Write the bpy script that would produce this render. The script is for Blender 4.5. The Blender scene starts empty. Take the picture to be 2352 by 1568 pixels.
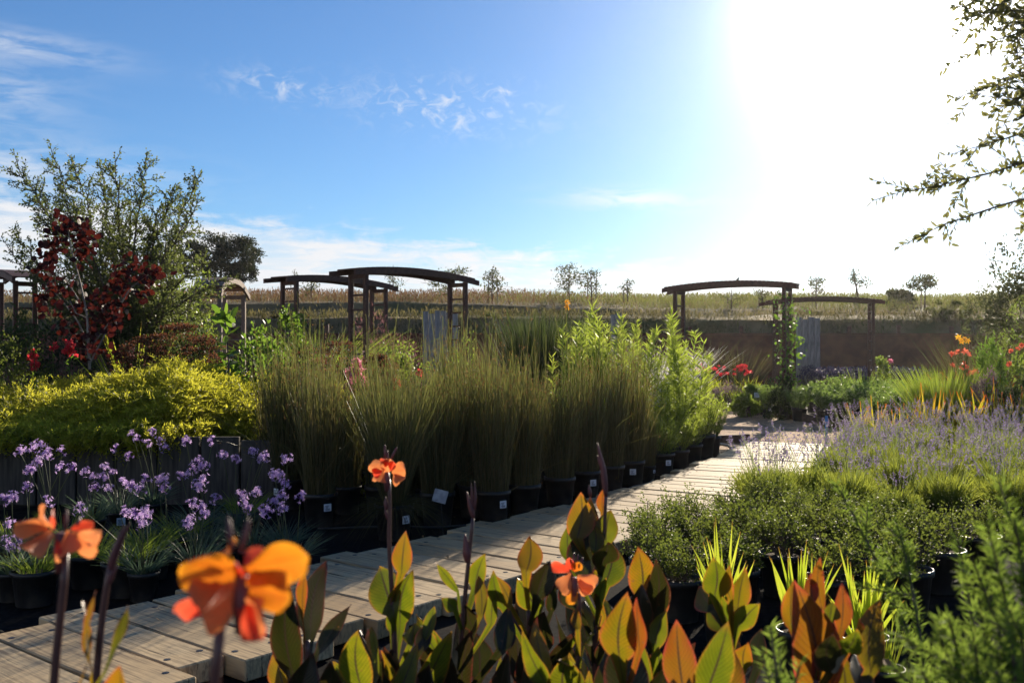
import bpy, bmesh, math, random
import numpy as np
from mathutils import Vector, Matrix
R = math.radians
rng = np.random.default_rng(11)
random.seed(5)
C = bpy.context.scene.collection
F, CX, HY, CZ = 2287.0, 1176.0, 790.0, 1.45      # photograph read at 2352 px wide, a 35 mm lens, eye 1.45 m up

def P(px, py, d):
    return np.array([(px - CX) / F * d, d, CZ - (py - HY) / F * d])

def nz(a):
    a = np.asarray(a, float)
    return a / np.maximum(np.linalg.norm(a, axis=-1, keepdims=True), 1e-9)

# ------------------------------------------------------------------ mesh builder
class MB:
    def __init__(s):
        s.v, s.c, s.q, s.t, s.qm, s.tm, s.lc, s.n = [], [], [], [], [], [], [], 0
    def add(s, v, q=None, t=None, c=None, m=0, lc=None):
        v = np.asarray(v, float).reshape(-1, 3); k = len(v)
        s.v.append(v)
        s.c.append(np.zeros((k, 3)) if c is None else np.broadcast_to(np.asarray(c, float), (k, 3)))
        s.lc.append(v if lc is None else np.asarray(lc, float).reshape(-1, 3))
        if q is not None and len(q):
            q = np.asarray(q, int).reshape(-1, 4) + s.n; s.q.append(q); s.qm.append(np.full(len(q), m))
        if t is not None and len(t):
            t = np.asarray(t, int).reshape(-1, 3) + s.n; s.t.append(t); s.tm.append(np.full(len(t), m))
        s.n += k
    def build(s, name, mats, parent=None, smooth=False, origin=None):
        me = bpy.data.meshes.new(name)
        v = np.concatenate(s.v)
        if origin is None and parent is not None:
            o_ = parent; origin = np.zeros(3)
            while o_ is not None:
                origin = origin + np.array(o_.location); o_ = o_.parent
        if origin is not None:
            v = v - np.asarray(origin)
        c = np.concatenate(s.c)
        q = np.concatenate(s.q) if s.q else np.zeros((0, 4), int)
        t = np.concatenate(s.t) if s.t else np.zeros((0, 3), int)
        me.vertices.add(len(v)); me.vertices.foreach_set('co', v.astype(np.float32).ravel())
        me.loops.add(len(q) * 4 + len(t) * 3)
        me.loops.foreach_set('vertex_index', np.concatenate([q.ravel(), t.ravel()]).astype(np.int32))
        me.polygons.add(len(q) + len(t))
        ls = np.concatenate([np.arange(len(q)) * 4, len(q) * 4 + np.arange(len(t)) * 3]).astype(np.int32)
        me.polygons.foreach_set('loop_start', ls)
        mi = np.concatenate(([np.concatenate(s.qm)] if s.qm else []) + ([np.concatenate(s.tm)] if s.tm else []))
        me.polygons.foreach_set('material_index', mi.astype(np.int32))
        me.polygons.foreach_set('use_smooth', np.full(len(q) + len(t), bool(smooth)))
        a = me.attributes.new('va', 'FLOAT_COLOR', 'POINT')
        cc = np.ones((len(c), 4), np.float32); cc[:, :3] = c
        a.data.foreach_set('color', cc.ravel())
        a = me.attributes.new('lc', 'FLOAT_VECTOR', 'POINT')
        a.data.foreach_set('vector', np.concatenate(s.lc).astype(np.float32).ravel())
        me.update(calc_edges=True); me.validate()
        for m in (mats if isinstance(mats, (list, tuple)) else [mats]):
            me.materials.append(m)
        o = bpy.data.objects.new(name, me); C.objects.link(o)
        if parent is not None:
            o.parent = parent
        elif origin is not None:
            o.location = Vector([float(x) for x in origin])
        return o

    # ---- shapes
    def box(s, c, size, M=None, bev=0.0, m=0, col=(0, 0, 0)):
        bm = bmesh.new(); bmesh.ops.create_cube(bm, size=1)
        bmesh.ops.scale(bm, vec=size, verts=bm.verts)
        if bev > 0:
            bmesh.ops.bevel(bm, geom=list(bm.edges), offset=bev, segments=1, affect='EDGES')
        bm.verts.index_update()
        v = np.array([x.co[:] for x in bm.verts]); lc = v.copy()
        if M is not None:
            v = v @ np.asarray(M).T
        v = v + np.asarray(c)
        q = [[x.index for x in f.verts] for f in bm.faces if len(f.verts) == 4]
        t = [[x.index for x in f.verts] for f in bm.faces if len(f.verts) == 3]
        s.add(v, q, t, c=col, m=m, lc=lc); bm.free()
    def tube(s, pts, rad, n=6, m=0, col=(0, 0, 0), cap=True):
        pts = np.asarray(pts, float); k = len(pts)
        rad = np.broadcast_to(np.asarray(rad, float), (k,))
        T = np.gradient(pts, axis=0); T = nz(T)
        ref = np.array([0, 0, 1.0]) if abs(T[0][2]) < .9 else np.array([1.0, 0, 0])
        U = nz(np.cross(T, ref)); W = np.cross(T, U)
        a = np.arange(n) * 2 * math.pi / n
        v = pts[:, None] + rad[:, None, None] * (np.cos(a)[None, :, None] * U[:, None] + np.sin(a)[None, :, None] * W[:, None])
        i = np.arange(k - 1)[:, None] * n; j = np.arange(n)[None]
        j2 = (j + 1) % n
        q = np.stack([i + j, i + j2, i + n + j2, i + n + j], -1).reshape(-1, 4)
        tt = np.linspace(0, 1, k)
        c = np.zeros((k, n, 3)); c[:] = col; c[:, :, 1] = tt[:, None]
        t = None
        v = v.reshape(-1, 3); c = c.reshape(-1, 3)
        if cap:
            v = np.vstack([v, pts[-1], pts[0]]); c = np.vstack([c, c[-1], c[0]])
            e = (k - 1) * n
            t = [[e + x, e + (x + 1) % n, k * n] for x in range(n)] + [[(x + 1) % n, x, k * n + 1] for x in range(n)]
        s.add(v, q, t, c=c, m=m)
    def lathe(s, prof, n=20, ctr=(0, 0, 0), m=0, col=(0, 0, 0)):
        prof = np.asarray(prof, float); k = len(prof)
        a = np.arange(n) * 2 * math.pi / n
        v = np.stack([prof[:, 0, None] * np.cos(a), prof[:, 0, None] * np.sin(a), np.broadcast_to(prof[:, 1, None], (k, n))], -1)
        i = np.arange(k - 1)[:, None] * n; j = np.arange(n)[None]; j2 = (j + 1) % n
        q = np.stack([i + j, i + j2, i + n + j2, i + n + j], -1).reshape(-1, 4)
        s.add(v.reshape(-1, 3) + np.asarray(ctr), q, c=col, m=m)
    def leaves(s, pos, dr, L, W, kind='d', curl=.15, m=0, face=None, rnd=None):
        """n leaves: 'd' one diamond quad, 'h' six-cornered, 'n' narrow lance, 'r' round"""
        pos = np.asarray(pos, float); n = len(pos)
        if n == 0: return
        T = nz(dr); L = np.broadcast_to(np.asarray(L, float), (n,))[:, None]; W = np.broadcast_to(np.asarray(W, float), (n,))[:, None]
        ref = rng.normal(size=(n, 3)) if face is None else nz(face) + rng.normal(size=(n, 3)) * .35
        S = nz(np.cross(T, ref)); N = np.cross(S, T)
        prof = {'d': [(.48, 1)], 'h': [(.28, .85), (.66, .8)], 'n': [(.2, .8), (.55, .75)], 'r': [(.22, .85), (.55, 1), (.85, .7)]}[kind]
        rows = [pos]; tv = [0]
        for (t, w) in prof:
            c = pos + T * L * t - N * curl * L * t * t
            rows += [c - S * W * w / 2, c + S * W * w / 2]; tv += [t, t]
        rows.append(pos + T * L - N * curl * L); tv.append(1)
        k = len(rows)
        v = np.stack(rows, 1)
        r = rng.random(n) if rnd is None else rnd
        c = np.zeros((n, k, 3)); c[:, :, 0] = r[:, None]; c[:, :, 1] = np.array(tv)[None]
        b = np.arange(n)[:, None] * k
        q, t = [], []
        if kind == 'd':
            q = b + np.array([[0, 1, 3, 2]])
        else:
            t1 = b + np.array([[0, 1, 2]]); t2 = b + np.array([[k - 1, k - 2, k - 3]])
            t = np.concatenate([t1, t2])
            q = np.concatenate([b + np.array([[1 + 2 * i, 3 + 2 * i, 4 + 2 * i, 2 + 2 * i]]) for i in range(len(prof) - 1)])
        s.add(v.reshape(-1, 3), q, t, c=c.reshape(-1, 3), m=m)
    def blades(s, base, dr, L, W, seg=4, bend=None, taper=1.0, m=0, rnd=None, face=None, tipw=.12):
        """n strap blades or culms curving by 'bend' (n,3) at the tip"""
        base = np.asarray(base, float); n = len(base)
        T = nz(dr); L = np.broadcast_to(np.asarray(L, float), (n,))[:, None]; W = np.broadcast_to(np.asarray(W, float), (n,))[:, None]
        bend = np.zeros((n, 3)) if bend is None else np.asarray(bend, float)
        ref = rng.normal(size=(n, 3)) if face is None else nz(np.asarray(face, float)) + rng.normal(size=(n, 3)) * .3
        S = nz(np.cross(T, ref))
        rows, tv, sd = [], [], []
        for i in range(seg + 1):
            t = i / seg
            w = (1 - t ** 2.2) * taper + (1 - taper); w = max(w, tipw)
            if i == 0: w *= .8
            c = base + T * L * t + bend * t * t
            rows += [c - S * W * w / 2, c + S * W * w / 2]; tv += [t, t]; sd += [0, 1]
        k = len(rows); v = np.stack(rows, 1)
        r = rng.random(n) if rnd is None else rnd
        c = np.zeros((n, k, 3)); c[:, :, 0] = r[:, None]; c[:, :, 1] = np.array(tv)[None]; c[:, :, 2] = np.array(sd)[None]
        b = np.arange(n)[:, None] * k
        q = np.concatenate([b + np.array([[2 * i, 2 * i + 1, 2 * i + 3, 2 * i + 2]]) for i in range(seg)])
        s.add(v.reshape(-1, 3), q, c=c.reshape(-1, 3), m=m)
    def star(s, pos, axis, rad, W, k=6, m=0, up=.3):
        """n flowers of k petals each"""
        pos = np.asarray(pos, float); n = len(pos); A = nz(axis)
        U = nz(np.cross(A, rng.normal(size=(n, 3)))); V = np.cross(A, U)
        rad = np.broadcast_to(np.asarray(rad, float), (n,))
        for i in range(k):
            a = i * 2 * math.pi / k
            d = nz(U * math.cos(a) + V * math.sin(a) + A * up)
            s.leaves(pos, d, rad, W, 'd', curl=.1, m=m, face=A)

# ------------------------------------------------------------------ tagging
def tag(o, label=None, cat=None, group=None, kind=None):
    if label: o['label'] = label
    if cat: o['category'] = cat
    if group: o['group'] = group
    if kind: o['kind'] = kind
    return o
def thing(name, loc, label, cat, group=None):
    o = bpy.data.objects.new(name, None); C.objects.link(o); o.location = Vector([float(x) for x in loc]); o.empty_display_size = .1
    return tag(o, label, cat, group)
def dup(root, loc, rz=0, sc=1.0, label=None, group=None):
    r = root.copy(); C.objects.link(r); r.location = Vector([float(x) for x in loc]); r.rotation_euler = (0, 0, rz); r.scale = (sc, sc, sc)
    if label: r['label'] = label
    if group: r['group'] = group
    for ch in list(root.children):
        c = ch.copy(); C.objects.link(c); c.parent = r
        for g in list(ch.children):
            d = g.copy(); C.objects.link(d); d.parent = c
    return r

# ------------------------------------------------------------------ materials
def newmat(name):
    m = bpy.data.materials.new(name); m.use_nodes = True
    nt = m.node_tree; nt.nodes.clear()
    return m, nt
def N(nt, typ, **kw):
    n = nt.nodes.new(typ)
    for k, v in kw.items():
        if k == 'ins':
            for a, b in v.items():
                n.inputs[a].default_value = b
        else:
            setattr(n, k, v)
    return n
def mixc(nt, fac, a, b, mode='MIX'):
    n = N(nt, 'ShaderNodeMix', data_type='RGBA', blend_type=mode)
    for i, x in ((0, fac), (6, a), (7, b)):
        if isinstance(x, (int, float)): n.inputs[i].default_value = x
        elif isinstance(x, tuple): n.inputs[i].default_value = (*x[:3], 1)
        else: nt.links.new(x, n.inputs[i])
    return n.outputs[2]
def math_(nt, op, a, b=0.0, clamp=False):
    n = N(nt, 'ShaderNodeMath', operation=op, use_clamp=clamp)
    for i, x in ((0, a), (1, b)):
        if isinstance(x, (int, float)): n.inputs[i].default_value = x
        else: nt.links.new(x, n.inputs[i])
    return n.outputs[0]
def sstep(nt, x, a, b):
    n = N(nt, 'ShaderNodeMapRange', interpolation_type='SMOOTHSTEP')
    nt.links.new(x, n.inputs[0]); n.inputs[1].default_value = a; n.inputs[2].default_value = b
    return n.outputs[0]

def leaf_mat(name, c1, c2, t1=None, t2=None, tw=.45, rough=.5, spec=.35, tip=None, tipa=.55, tipb=1.0, tiptr=None):
    m, nt = newmat(name); L = nt.links.new
    at = N(nt, 'ShaderNodeAttribute', attribute_name='va'); sp = N(nt, 'ShaderNodeSeparateColor'); L(at.outputs['Color'], sp.inputs[0])
    oi = N(nt, 'ShaderNodeObjectInfo')
    f = math_(nt, 'ADD', math_(nt, 'MULTIPLY', sp.outputs[0], .75), math_(nt, 'MULTIPLY', oi.outputs['Random'], .25))
    col = mixc(nt, f, tuple(x * .72 for x in c1), tuple(x * .72 for x in c2))
    t1 = t1 or tuple(min(1, x * 2.6) for x in c1); t2 = t2 or tuple(min(1, x * 2.6) for x in c2)
    tc = mixc(nt, f, t1, t2)
    if tip:
        k = sstep(nt, sp.outputs[1], tipa, tipb)
        col = mixc(nt, k, col, tip); tc = mixc(nt, k, tc, tiptr or tuple(min(1, x * 2.2) for x in tip))
    pr = N(nt, 'ShaderNodeBsdfPrincipled'); pr.inputs['Roughness'].default_value = rough; pr.inputs['Specular IOR Level'].default_value = spec
    L(col, pr.inputs['Base Color'])
    tr = N(nt, 'ShaderNodeBsdfTranslucent'); L(tc, tr.inputs['Color'])
    mx = N(nt, 'ShaderNodeMixShader'); mx.inputs[0].default_value = tw
    L(pr.outputs[0], mx.inputs[1]); L(tr.outputs[0], mx.inputs[2])
    out = N(nt, 'ShaderNodeOutputMaterial'); L(mx.outputs[0], out.inputs[0])
    return m

def noisy_mat(name, c1, c2, scale=8, rough=.8, bump=.3, spec=.3, coord='Object', detail=6, c3=None, scale3=2.0, bdist=.01, stretch=(1, 1, 1), metal=0):
    m, nt = newmat(name); L = nt.links.new
    if coord == 'lc':
        a = N(nt, 'ShaderNodeAttribute', attribute_name='lc'); vec = a.outputs['Vector']
    else:
        a = N(nt, 'ShaderNodeTexCoord'); vec = a.outputs['Object']
    mp = N(nt, 'ShaderNodeMapping'); mp.inputs['Scale'].default_value = stretch; L(vec, mp.inputs[0])
    n1 = N(nt, 'ShaderNodeTexNoise'); n1.inputs['Scale'].default_value = scale; n1.inputs['Detail'].default_value = detail; L(mp.outputs[0], n1.inputs['Vector'])
    f = sstep(nt, n1.outputs['Fac'], .32, .68)
    col = mixc(nt, f, c1, c2)
    if c3:
        n3 = N(nt, 'ShaderNodeTexNoise'); n3.inputs['Scale'].default_value = scale3; n3.inputs['Detail'].default_value = 4; L(vec, n3.inputs['Vector'])
        col = mixc(nt, sstep(nt, n3.outputs['Fac'], .5, .68), col, c3)
    pr = N(nt, 'ShaderNodeBsdfPrincipled'); pr.inputs['Roughness'].default_value = rough; pr.inputs['Specular IOR Level'].default_value = spec
    pr.inputs['Metallic'].default_value = metal
    L(col, pr.inputs['Base Color'])
    if bump:
        b = N(nt, 'ShaderNodeBump'); b.inputs['Strength'].default_value = bump; b.inputs['Distance'].default_value = bdist
        L(n1.outputs['Fac'], b.inputs['Height']); L(b.outputs[0], pr.inputs['Normal'])
    out = N(nt, 'ShaderNodeOutputMaterial'); L(pr.outputs[0], out.inputs[0])
    return m
# ------------------------------------------------------------------ camera, world, sun
SUN_AZ, SUN_EL = R(21.3), R(17.8)
SUN_DIR = np.array([math.sin(SUN_AZ) * math.cos(SUN_EL), math.cos(SUN_AZ) * math.cos(SUN_EL), math.sin(SUN_EL)])
cam = bpy.data.cameras.new('camera'); co = bpy.data.objects.new('camera', cam); C.objects.link(co)
co.location = (0, 0, CZ); co.rotation_euler = (R(90), 0, 0)
cam.sensor_width = 36; cam.lens = 36 * F / 2352; cam.shift_y = (HY - 784) / 2352
cam.clip_start = .05; cam.clip_end = 6000
cam.dof.use_dof = True; cam.dof.focus_distance = 8.5; cam.dof.aperture_fstop = 5.4
sc = bpy.context.scene; sc.camera = co
vs = sc.view_settings; vs.view_transform = 'Standard'; vs.look = 'None'; vs.exposure = .75; vs.gamma = 1; vs.use_curve_mapping = False
cy = sc.cycles
cy.use_denoising = True; cy.max_bounces = 7; cy.diffuse_bounces = 3; cy.glossy_bounces = 2; cy.transmission_bounces = 4; cy.transparent_max_bounces = 8; cy.volume_bounces = 0
cy.sample_clamp_indirect = 6

w = bpy.data.worlds.new('World'); sc.world = w; w.use_nodes = True
nt = w.node_tree; nt.nodes.clear(); L = nt.links.new
sky = N(nt, 'ShaderNodeTexSky', sky_type='NISHITA'); sky.sun_disc = False
sky.sun_elevation = SUN_EL; sky.sun_rotation = SUN_AZ; sky.dust_density = .1; sky.air_density = 1.0; sky.ozone_density = 5.0; sky.altitude = 50
tc = N(nt, 'ShaderNodeTexCoord'); sx = N(nt, 'ShaderNodeSeparateXYZ'); L(tc.outputs['Generated'], sx.inputs[0])
az = math_(nt, 'MULTIPLY', math_(nt, 'ARCTAN2', sx.outputs[0], sx.outputs[1]), 57.29578)
el = math_(nt, 'MULTIPLY', math_(nt, 'ARCSINE', sx.outputs[2]), 57.29578)
def cnoise(sa, se, scale, detail, dist, off=0.0, rough=.55):
    cb = N(nt, 'ShaderNodeCombineXYZ'); L(math_(nt, 'MULTIPLY', az, sa), cb.inputs[0]); L(math_(nt, 'MULTIPLY', el, se), cb.inputs[1]); cb.inputs[2].default_value = off
    n = N(nt, 'ShaderNodeTexNoise'); n.inputs['Scale'].default_value = scale; n.inputs['Detail'].default_value = detail
    n.inputs['Distortion'].default_value = dist; n.inputs['Roughness'].default_value = rough
    L(cb.outputs[0], n.inputs['Vector']); return n.outputs['Fac']
def blob(a0, e0, wa, we, tilt=0.0):
    da = math_(nt, 'SUBTRACT', az, a0); de = math_(nt, 'SUBTRACT', math_(nt, 'SUBTRACT', el, e0), math_(nt, 'MULTIPLY', da, tilt))
    q = math_(nt, 'ADD', math_(nt, 'POWER', math_(nt, 'ABSOLUTE', math_(nt, 'DIVIDE', da, wa)), 2.0), math_(nt, 'POWER', math_(nt, 'ABSOLUTE', math_(nt, 'DIVIDE', de, we)), 2.0))
    return math_(nt, 'EXPONENT', math_(nt, 'MULTIPLY', q, -1.0))
# small ripple clouds
fine = cnoise(1.0, 1.5, .85, 8, .9, 3.1, .62)
streak = cnoise(.35, 1.6, .8, 8, .5, 7.7, .6)
m1 = math_(nt, 'ADD', blob(-3.6, 13.3, 4.6, 1.3, -.06), math_(nt, 'MULTIPLY', blob(-13.2, 14.2, 2.6, .75, -.05), .75))
m1 = math_(nt, 'ADD', m1, math_(nt, 'MULTIPLY', blob(-.4, 14.2, 1.3, .6), .6))
c1 = math_(nt, 'MULTIPLY', math_(nt, 'MULTIPLY', sstep(nt, fine, .44, .74), math_(nt, 'MINIMUM', m1, 1.0)), 1.0)
m2 = math_(nt, 'ADD', math_(nt, 'MULTIPLY', blob(-26.5, 15.1, 4.5, .7, -.06), .7), math_(nt, 'MULTIPLY', blob(-27.5, 12.6, 3.5, 1.5), .5))
m2 = math_(nt, 'ADD', m2, blob(6.6, 8.2, 3.6, .55, -.05)); m2 = math_(nt, 'ADD', m2, math_(nt, 'MULTIPLY', blob(-27, 8.7, 7, 1.5), .9))
c2 = math_(nt, 'MULTIPLY', sstep(nt, streak, .36, .66), math_(nt, 'MINIMUM', m2, 1.0))
# low bank of cirrus above the hill: its upper edge sinks to the right
edge = math_(nt, 'SUBTRACT', math_(nt, 'SUBTRACT', math_(nt, 'MULTIPLY', math_(nt, 'ADD', az, 16.0), -.11), el), -7.6)
edge = math_(nt, 'ADD', edge, math_(nt, 'MULTIPLY', math_(nt, 'SUBTRACT', streak, .5), 5.0))
edge = math_(nt, 'ADD', edge, math_(nt, 'MULTIPLY', math_(nt, 'SUBTRACT', fine, .5), 1.6))
wisps = sstep(nt, cnoise(.22, 1.3, 1.0, 9, .8, 12.3, .62), .34, .62)
c3 = math_(nt, 'MULTIPLY', sstep(nt, edge, -.1, 2.0), math_(nt, 'ADD', math_(nt, 'MULTIPLY', wisps, .60), .52))
cl = math_(nt, 'MINIMUM', math_(nt, 'MAXIMUM', math_(nt, 'MAXIMUM', math_(nt, 'MULTIPLY', c1, .8), math_(nt, 'MULTIPLY', c2, .7)), c3), 1.0)
# bright air round the sun (the sky model's own aureole is narrower than this humid evening's)
vd = N(nt, 'ShaderNodeVectorMath', operation='DOT_PRODUCT'); L(tc.outputs['Generated'], vd.inputs[0]); vd.inputs[1].default_value = tuple(SUN_DIR)
ang = math_(nt, 'MULTIPLY', math_(nt, 'ARCCOSINE', math_(nt, 'MINIMUM', vd.outputs['Value'], .99999)), 57.29578)
def gau(s): return math_(nt, 'EXPONENT', math_(nt, 'MULTIPLY', math_(nt, 'POWER', math_(nt, 'DIVIDE', ang, s), 2.0), -1.0))
AUR = (5.0, 4.5, .30, 12.0, .035, 24.0)
daz = math_(nt, 'SUBTRACT', az, 29.0)
low = math_(nt, 'MULTIPLY', math_(nt, 'EXPONENT', math_(nt, 'MULTIPLY', math_(nt, 'POWER', math_(nt, 'ABSOLUTE', math_(nt, 'DIVIDE', daz, 16.0)), 2.0), -1.0)), math_(nt, 'EXPONENT', math_(nt, 'MULTIPLY', math_(nt, 'MAXIMUM', el, 0.0), -.13)))
aur = math_(nt, 'ADD', math_(nt, 'ADD', math_(nt, 'MULTIPLY', gau(AUR[1]), AUR[0]), math_(nt, 'MULTIPLY', gau(AUR[3]), AUR[2])), math_(nt, 'MULTIPLY', gau(AUR[5]), AUR[4]))
aur = math_(nt, 'ADD', aur, math_(nt, 'MULTIPLY', low, .62))
SKY_K = .064
skyc = N(nt, 'ShaderNodeVectorMath', operation='SCALE'); L(sky.outputs[0], skyc.inputs[0]); skyc.inputs['Scale'].default_value = SKY_K
CLOUD = (.52, .53, .55)
tint = N(nt, 'ShaderNodeVectorMath', operation='MULTIPLY'); L(skyc.outputs[0], tint.inputs[0]); tint.inputs[1].default_value = (.86, 1.01, 1.14)
mixed = mixc(nt, cl, tint.outputs[0], CLOUD)
ac = N(nt, 'ShaderNodeVectorMath', operation='SCALE'); ac.inputs[0].default_value = (1.0, .95, .90); L(aur, ac.inputs['Scale'])
ad = N(nt, 'ShaderNodeVectorMath', operation='ADD'); L(mixed, ad.inputs[0]); L(ac.outputs[0], ad.inputs[1])
bg = N(nt, 'ShaderNodeBackground'); L(ad.outputs[0], bg.inputs['Color']); bg.inputs['Strength'].default_value = 1.0
wo = N(nt, 'ShaderNodeOutputWorld'); L(bg.outputs[0], wo.inputs[0])
sl = bpy.data.lights.new('sun', 'SUN'); sl.energy = 5.0; sl.angle = R(.53); sl.color = (1.0, .87, .68)
so = bpy.data.objects.new('sun', sl); C.objects.link(so)
so.rotation_euler = Vector([float(-x) for x in SUN_DIR]).to_track_quat('-Z', 'Y').to_euler(); so.location = (20, 50, 30)

# ------------------------------------------------------------------ material set
M_ = {}
M_['soil'] = noisy_mat('dark_soil', (.012, .010, .008), (.035, .027, .02), 5, .95, .5, .1, c3=(.06, .045, .03), scale3=.7)
M_['cloth'] = noisy_mat('weed_cloth', (.006, .006, .007), (.014, .014, .015), 30, .95, .25, .03, c3=(.022, .018, .015), scale3=1.3)
M_['gravel'] = noisy_mat('brown_gravel', (.36, .20, .105), (.60, .38, .22), 38, .9, .8, .25, c3=(.13, .08, .05), scale3=6, bdist=.03)
M_['hill'] = noisy_mat('dry_hill', (.10, .085, .045), (.20, .15, .08), 1.5, .95, .6, .1, c3=(.07, .08, .03), scale3=.35, bdist=.1)
M_['bark'] = noisy_mat('bark', (.06, .045, .035), (.16, .12, .09), 30, .85, .6, .2, stretch=(1, 1, .2))
M_['palebark'] = noisy_mat('pale_bark', (.16, .13, .11), (.32, .27, .23), 30, .7, .4, .3, stretch=(1, 1, .3))
M_['redwood'] = noisy_mat('dark_stained_timber', (.060, .026, .018), (.14, .060, .040), 14, .62, .3, .35, coord='lc', stretch=(1, 8, 8))
M_['sunlitwood'] = noisy_mat('sunlit_timber', (.20, .13, .10), (.34, .24, .19), 14, .7, .3, .35, coord='lc', stretch=(1, 8, 8))  # arbor timber with the low sun on it put into a paler colour
M_['greywood'] = noisy_mat('weathered_boards', (.16, .16, .17), (.32, .31, .31), 6, .85, .4, .25, coord='lc', stretch=(6, 6, .6))
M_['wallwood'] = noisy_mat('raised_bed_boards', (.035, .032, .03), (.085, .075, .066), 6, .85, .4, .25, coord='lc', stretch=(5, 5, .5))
M_['wall'] = noisy_mat('rusted_steel_sheet', (.085, .030, .022), (.15, .055, .035), 3, .75, .3, .3, c3=(.06, .028, .022), scale3=.6)
M_['edging'] = noisy_mat('dark_edging_board', (.05, .03, .022), (.12, .07, .05), 6, .8, .4, .25, coord='lc', stretch=(1, 6, 6))
M_['pot'] = noisy_mat('black_plastic', (.010, .010, .011), (.020, .020, .021), 12, .45, .08, .4, c3=(.045, .038, .03), scale3=7)
M_['mix'] = noisy_mat('potting_mix', (.03, .02, .014), (.085, .06, .04), 60, .95, .8, .1)
M_['tag'] = noisy_mat('white_card', (.68, .70, .74), (.80, .82, .85), 20, .5, 0, .4)
M_['ink'] = noisy_mat('printed_ink', (.02, .025, .05), (.05, .06, .10), 20, .5, 0, .3)
M_['plate'] = noisy_mat('grey_plate', (.22, .23, .26), (.34, .35, .38), 25, .45, .1, .5)
M_['black'] = noisy_mat('black_metal', (.012, .012, .013), (.03, .03, .03), 20, .4, .1, .5)
M_['blue'] = noisy_mat('blue_pipe', (.05, .20, .50), (.08, .28, .60), 10, .4, .05, .5)
M_['hose'] = noisy_mat('black_hose', (.012, .012, .012), (.025, .025, .025), 10, .3, .05, .5)
M_['stake'] = noisy_mat('stake_wood', (.12, .09, .06), (.25, .19, .13), 20, .85, .3, .2)
M_['bird'] = noisy_mat('dark_feathers', (.03, .03, .03), (.07, .065, .06), 40, .7, .2, .2)
LM = leaf_mat
M_['oakleaf'] = LM('small_oak_leaf', (.045, .065, .025), (.10, .125, .045), (.17, .21, .05), (.27, .32, .08), .38, .55, .25)
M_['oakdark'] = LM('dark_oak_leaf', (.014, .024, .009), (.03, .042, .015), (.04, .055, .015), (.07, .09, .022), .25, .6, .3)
M_['smoke'] = LM('wine_red_leaf', (.020, .007, .010), (.050, .012, .012), (.035, .006, .007), (.13, .020, .010), .40, .55, .25)
M_['sapling'] = LM('sapling_leaf', (.04, .05, .025), (.075, .09, .035), (.13, .15, .04), (.20, .22, .06), .35, .5, .3)
M_['golden'] = LM('golden_foliage', (.15, .145, .012), (.29, .26, .02), (.50, .50, .03), (.88, .84, .09), .5, .5, .3)
M_['rush'] = LM('rush_culm', (.022, .042, .012), (.16, .125, .055), (.06, .10, .02), (.32, .25, .08), .35, .45, .4, tip=(.09, .095, .03), tipa=.6, tipb=1.0, tiptr=(.24, .26, .06))
M_['rushtip'] = LM('brown_rush_flower', (.09, .055, .028), (.17, .11, .05), (.26, .14, .05), (.38, .23, .09), .35, .6, .2)
M_['tall'] = LM('lance_leaf', (.07, .11, .02), (.12, .17, .03), (.38, .50, .05), (.58, .68, .10), .5, .45, .4)
M_['shrubgreen'] = LM('green_shrub_leaf', (.05, .085, .018), (.10, .14, .03), (.26, .38, .04), (.40, .50, .07), .45, .45, .4)
M_['brightgreen'] = LM('bright_leaf', (.055, .11, .02), (.11, .17, .03), (.18, .33, .03), (.30, .47, .05), .45, .45, .35)
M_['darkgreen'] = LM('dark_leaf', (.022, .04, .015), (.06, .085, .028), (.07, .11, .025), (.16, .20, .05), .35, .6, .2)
M_['coprosma'] = LM('tiny_gloss_leaf', (.022, .036, .012), (.06, .078, .022), (.14, .20, .03), (.32, .38, .06), .40, .55, .25)
M_['lavleaf'] = LM('lavender_leaf', (.07, .10, .025), (.13, .16, .035), (.32, .40, .045), (.56, .60, .08), .46, .5, .35)
M_['lavstem'] = LM('lavender_stem', (.07, .10, .035), (.13, .16, .06), (.22, .3, .08), (.34, .40, .12), .4, .6, .2)
M_['lavender'] = LM('lavender_bloom', (.15, .12, .24), (.28, .23, .37), (.25, .19, .37), (.44, .35, .54), .4, .6, .25)
M_['oregano'] = LM('oregano_leaf', (.05, .09, .025), (.09, .14, .04), (.22, .36, .06), (.34, .48, .10), .45, .5, .3)
M_['strap'] = LM('yellow_green_strap', (.10, .15, .015), (.17, .21, .025), (.44, .56, .03), (.66, .72, .07), .52, .4, .4, tip=(.20, .10, .02), tipa=.86, tipb=1.0)
M_['iris'] = LM('amber_strap', (.13, .15, .02), (.22, .17, .02), (.44, .46, .03), (.75, .48, .03), .52, .4, .4, tip=(.35, .06, .015), tipa=.8, tipb=1.0, tiptr=(.8, .14, .02))
M_['grassy'] = LM('green_grass_blade', (.06, .10, .02), (.11, .15, .03), (.28, .40, .04), (.45, .55, .07), .5, .45, .35)
M_['dimgrass'] = LM('dim_reed', (.05, .055, .025), (.10, .09, .045), (.12, .12, .04), (.22, .18, .08), .4, .8, .08)
M_['drygrass'] = LM('dry_grass', (.11, .095, .042), (.19, .155, .07), (.19, .165, .06), (.32, .27, .11), .38, .6, .2)
M_['brownweed'] = LM('rusty_weed', (.10, .055, .033), (.17, .10, .055), (.16, .08, .045), (.27, .16, .08), .38, .6, .2)
M_['greenweed'] = LM('field_weed', (.08, .095, .032), (.14, .145, .05), (.19, .215, .05), (.32, .33, .09), .4, .6, .2)
M_['whiteplume'] = LM('white_plume', (.45, .43, .42), (.65, .62, .60), (.7, .66, .64), (.85, .82, .80), .5, .7, .2)
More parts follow.
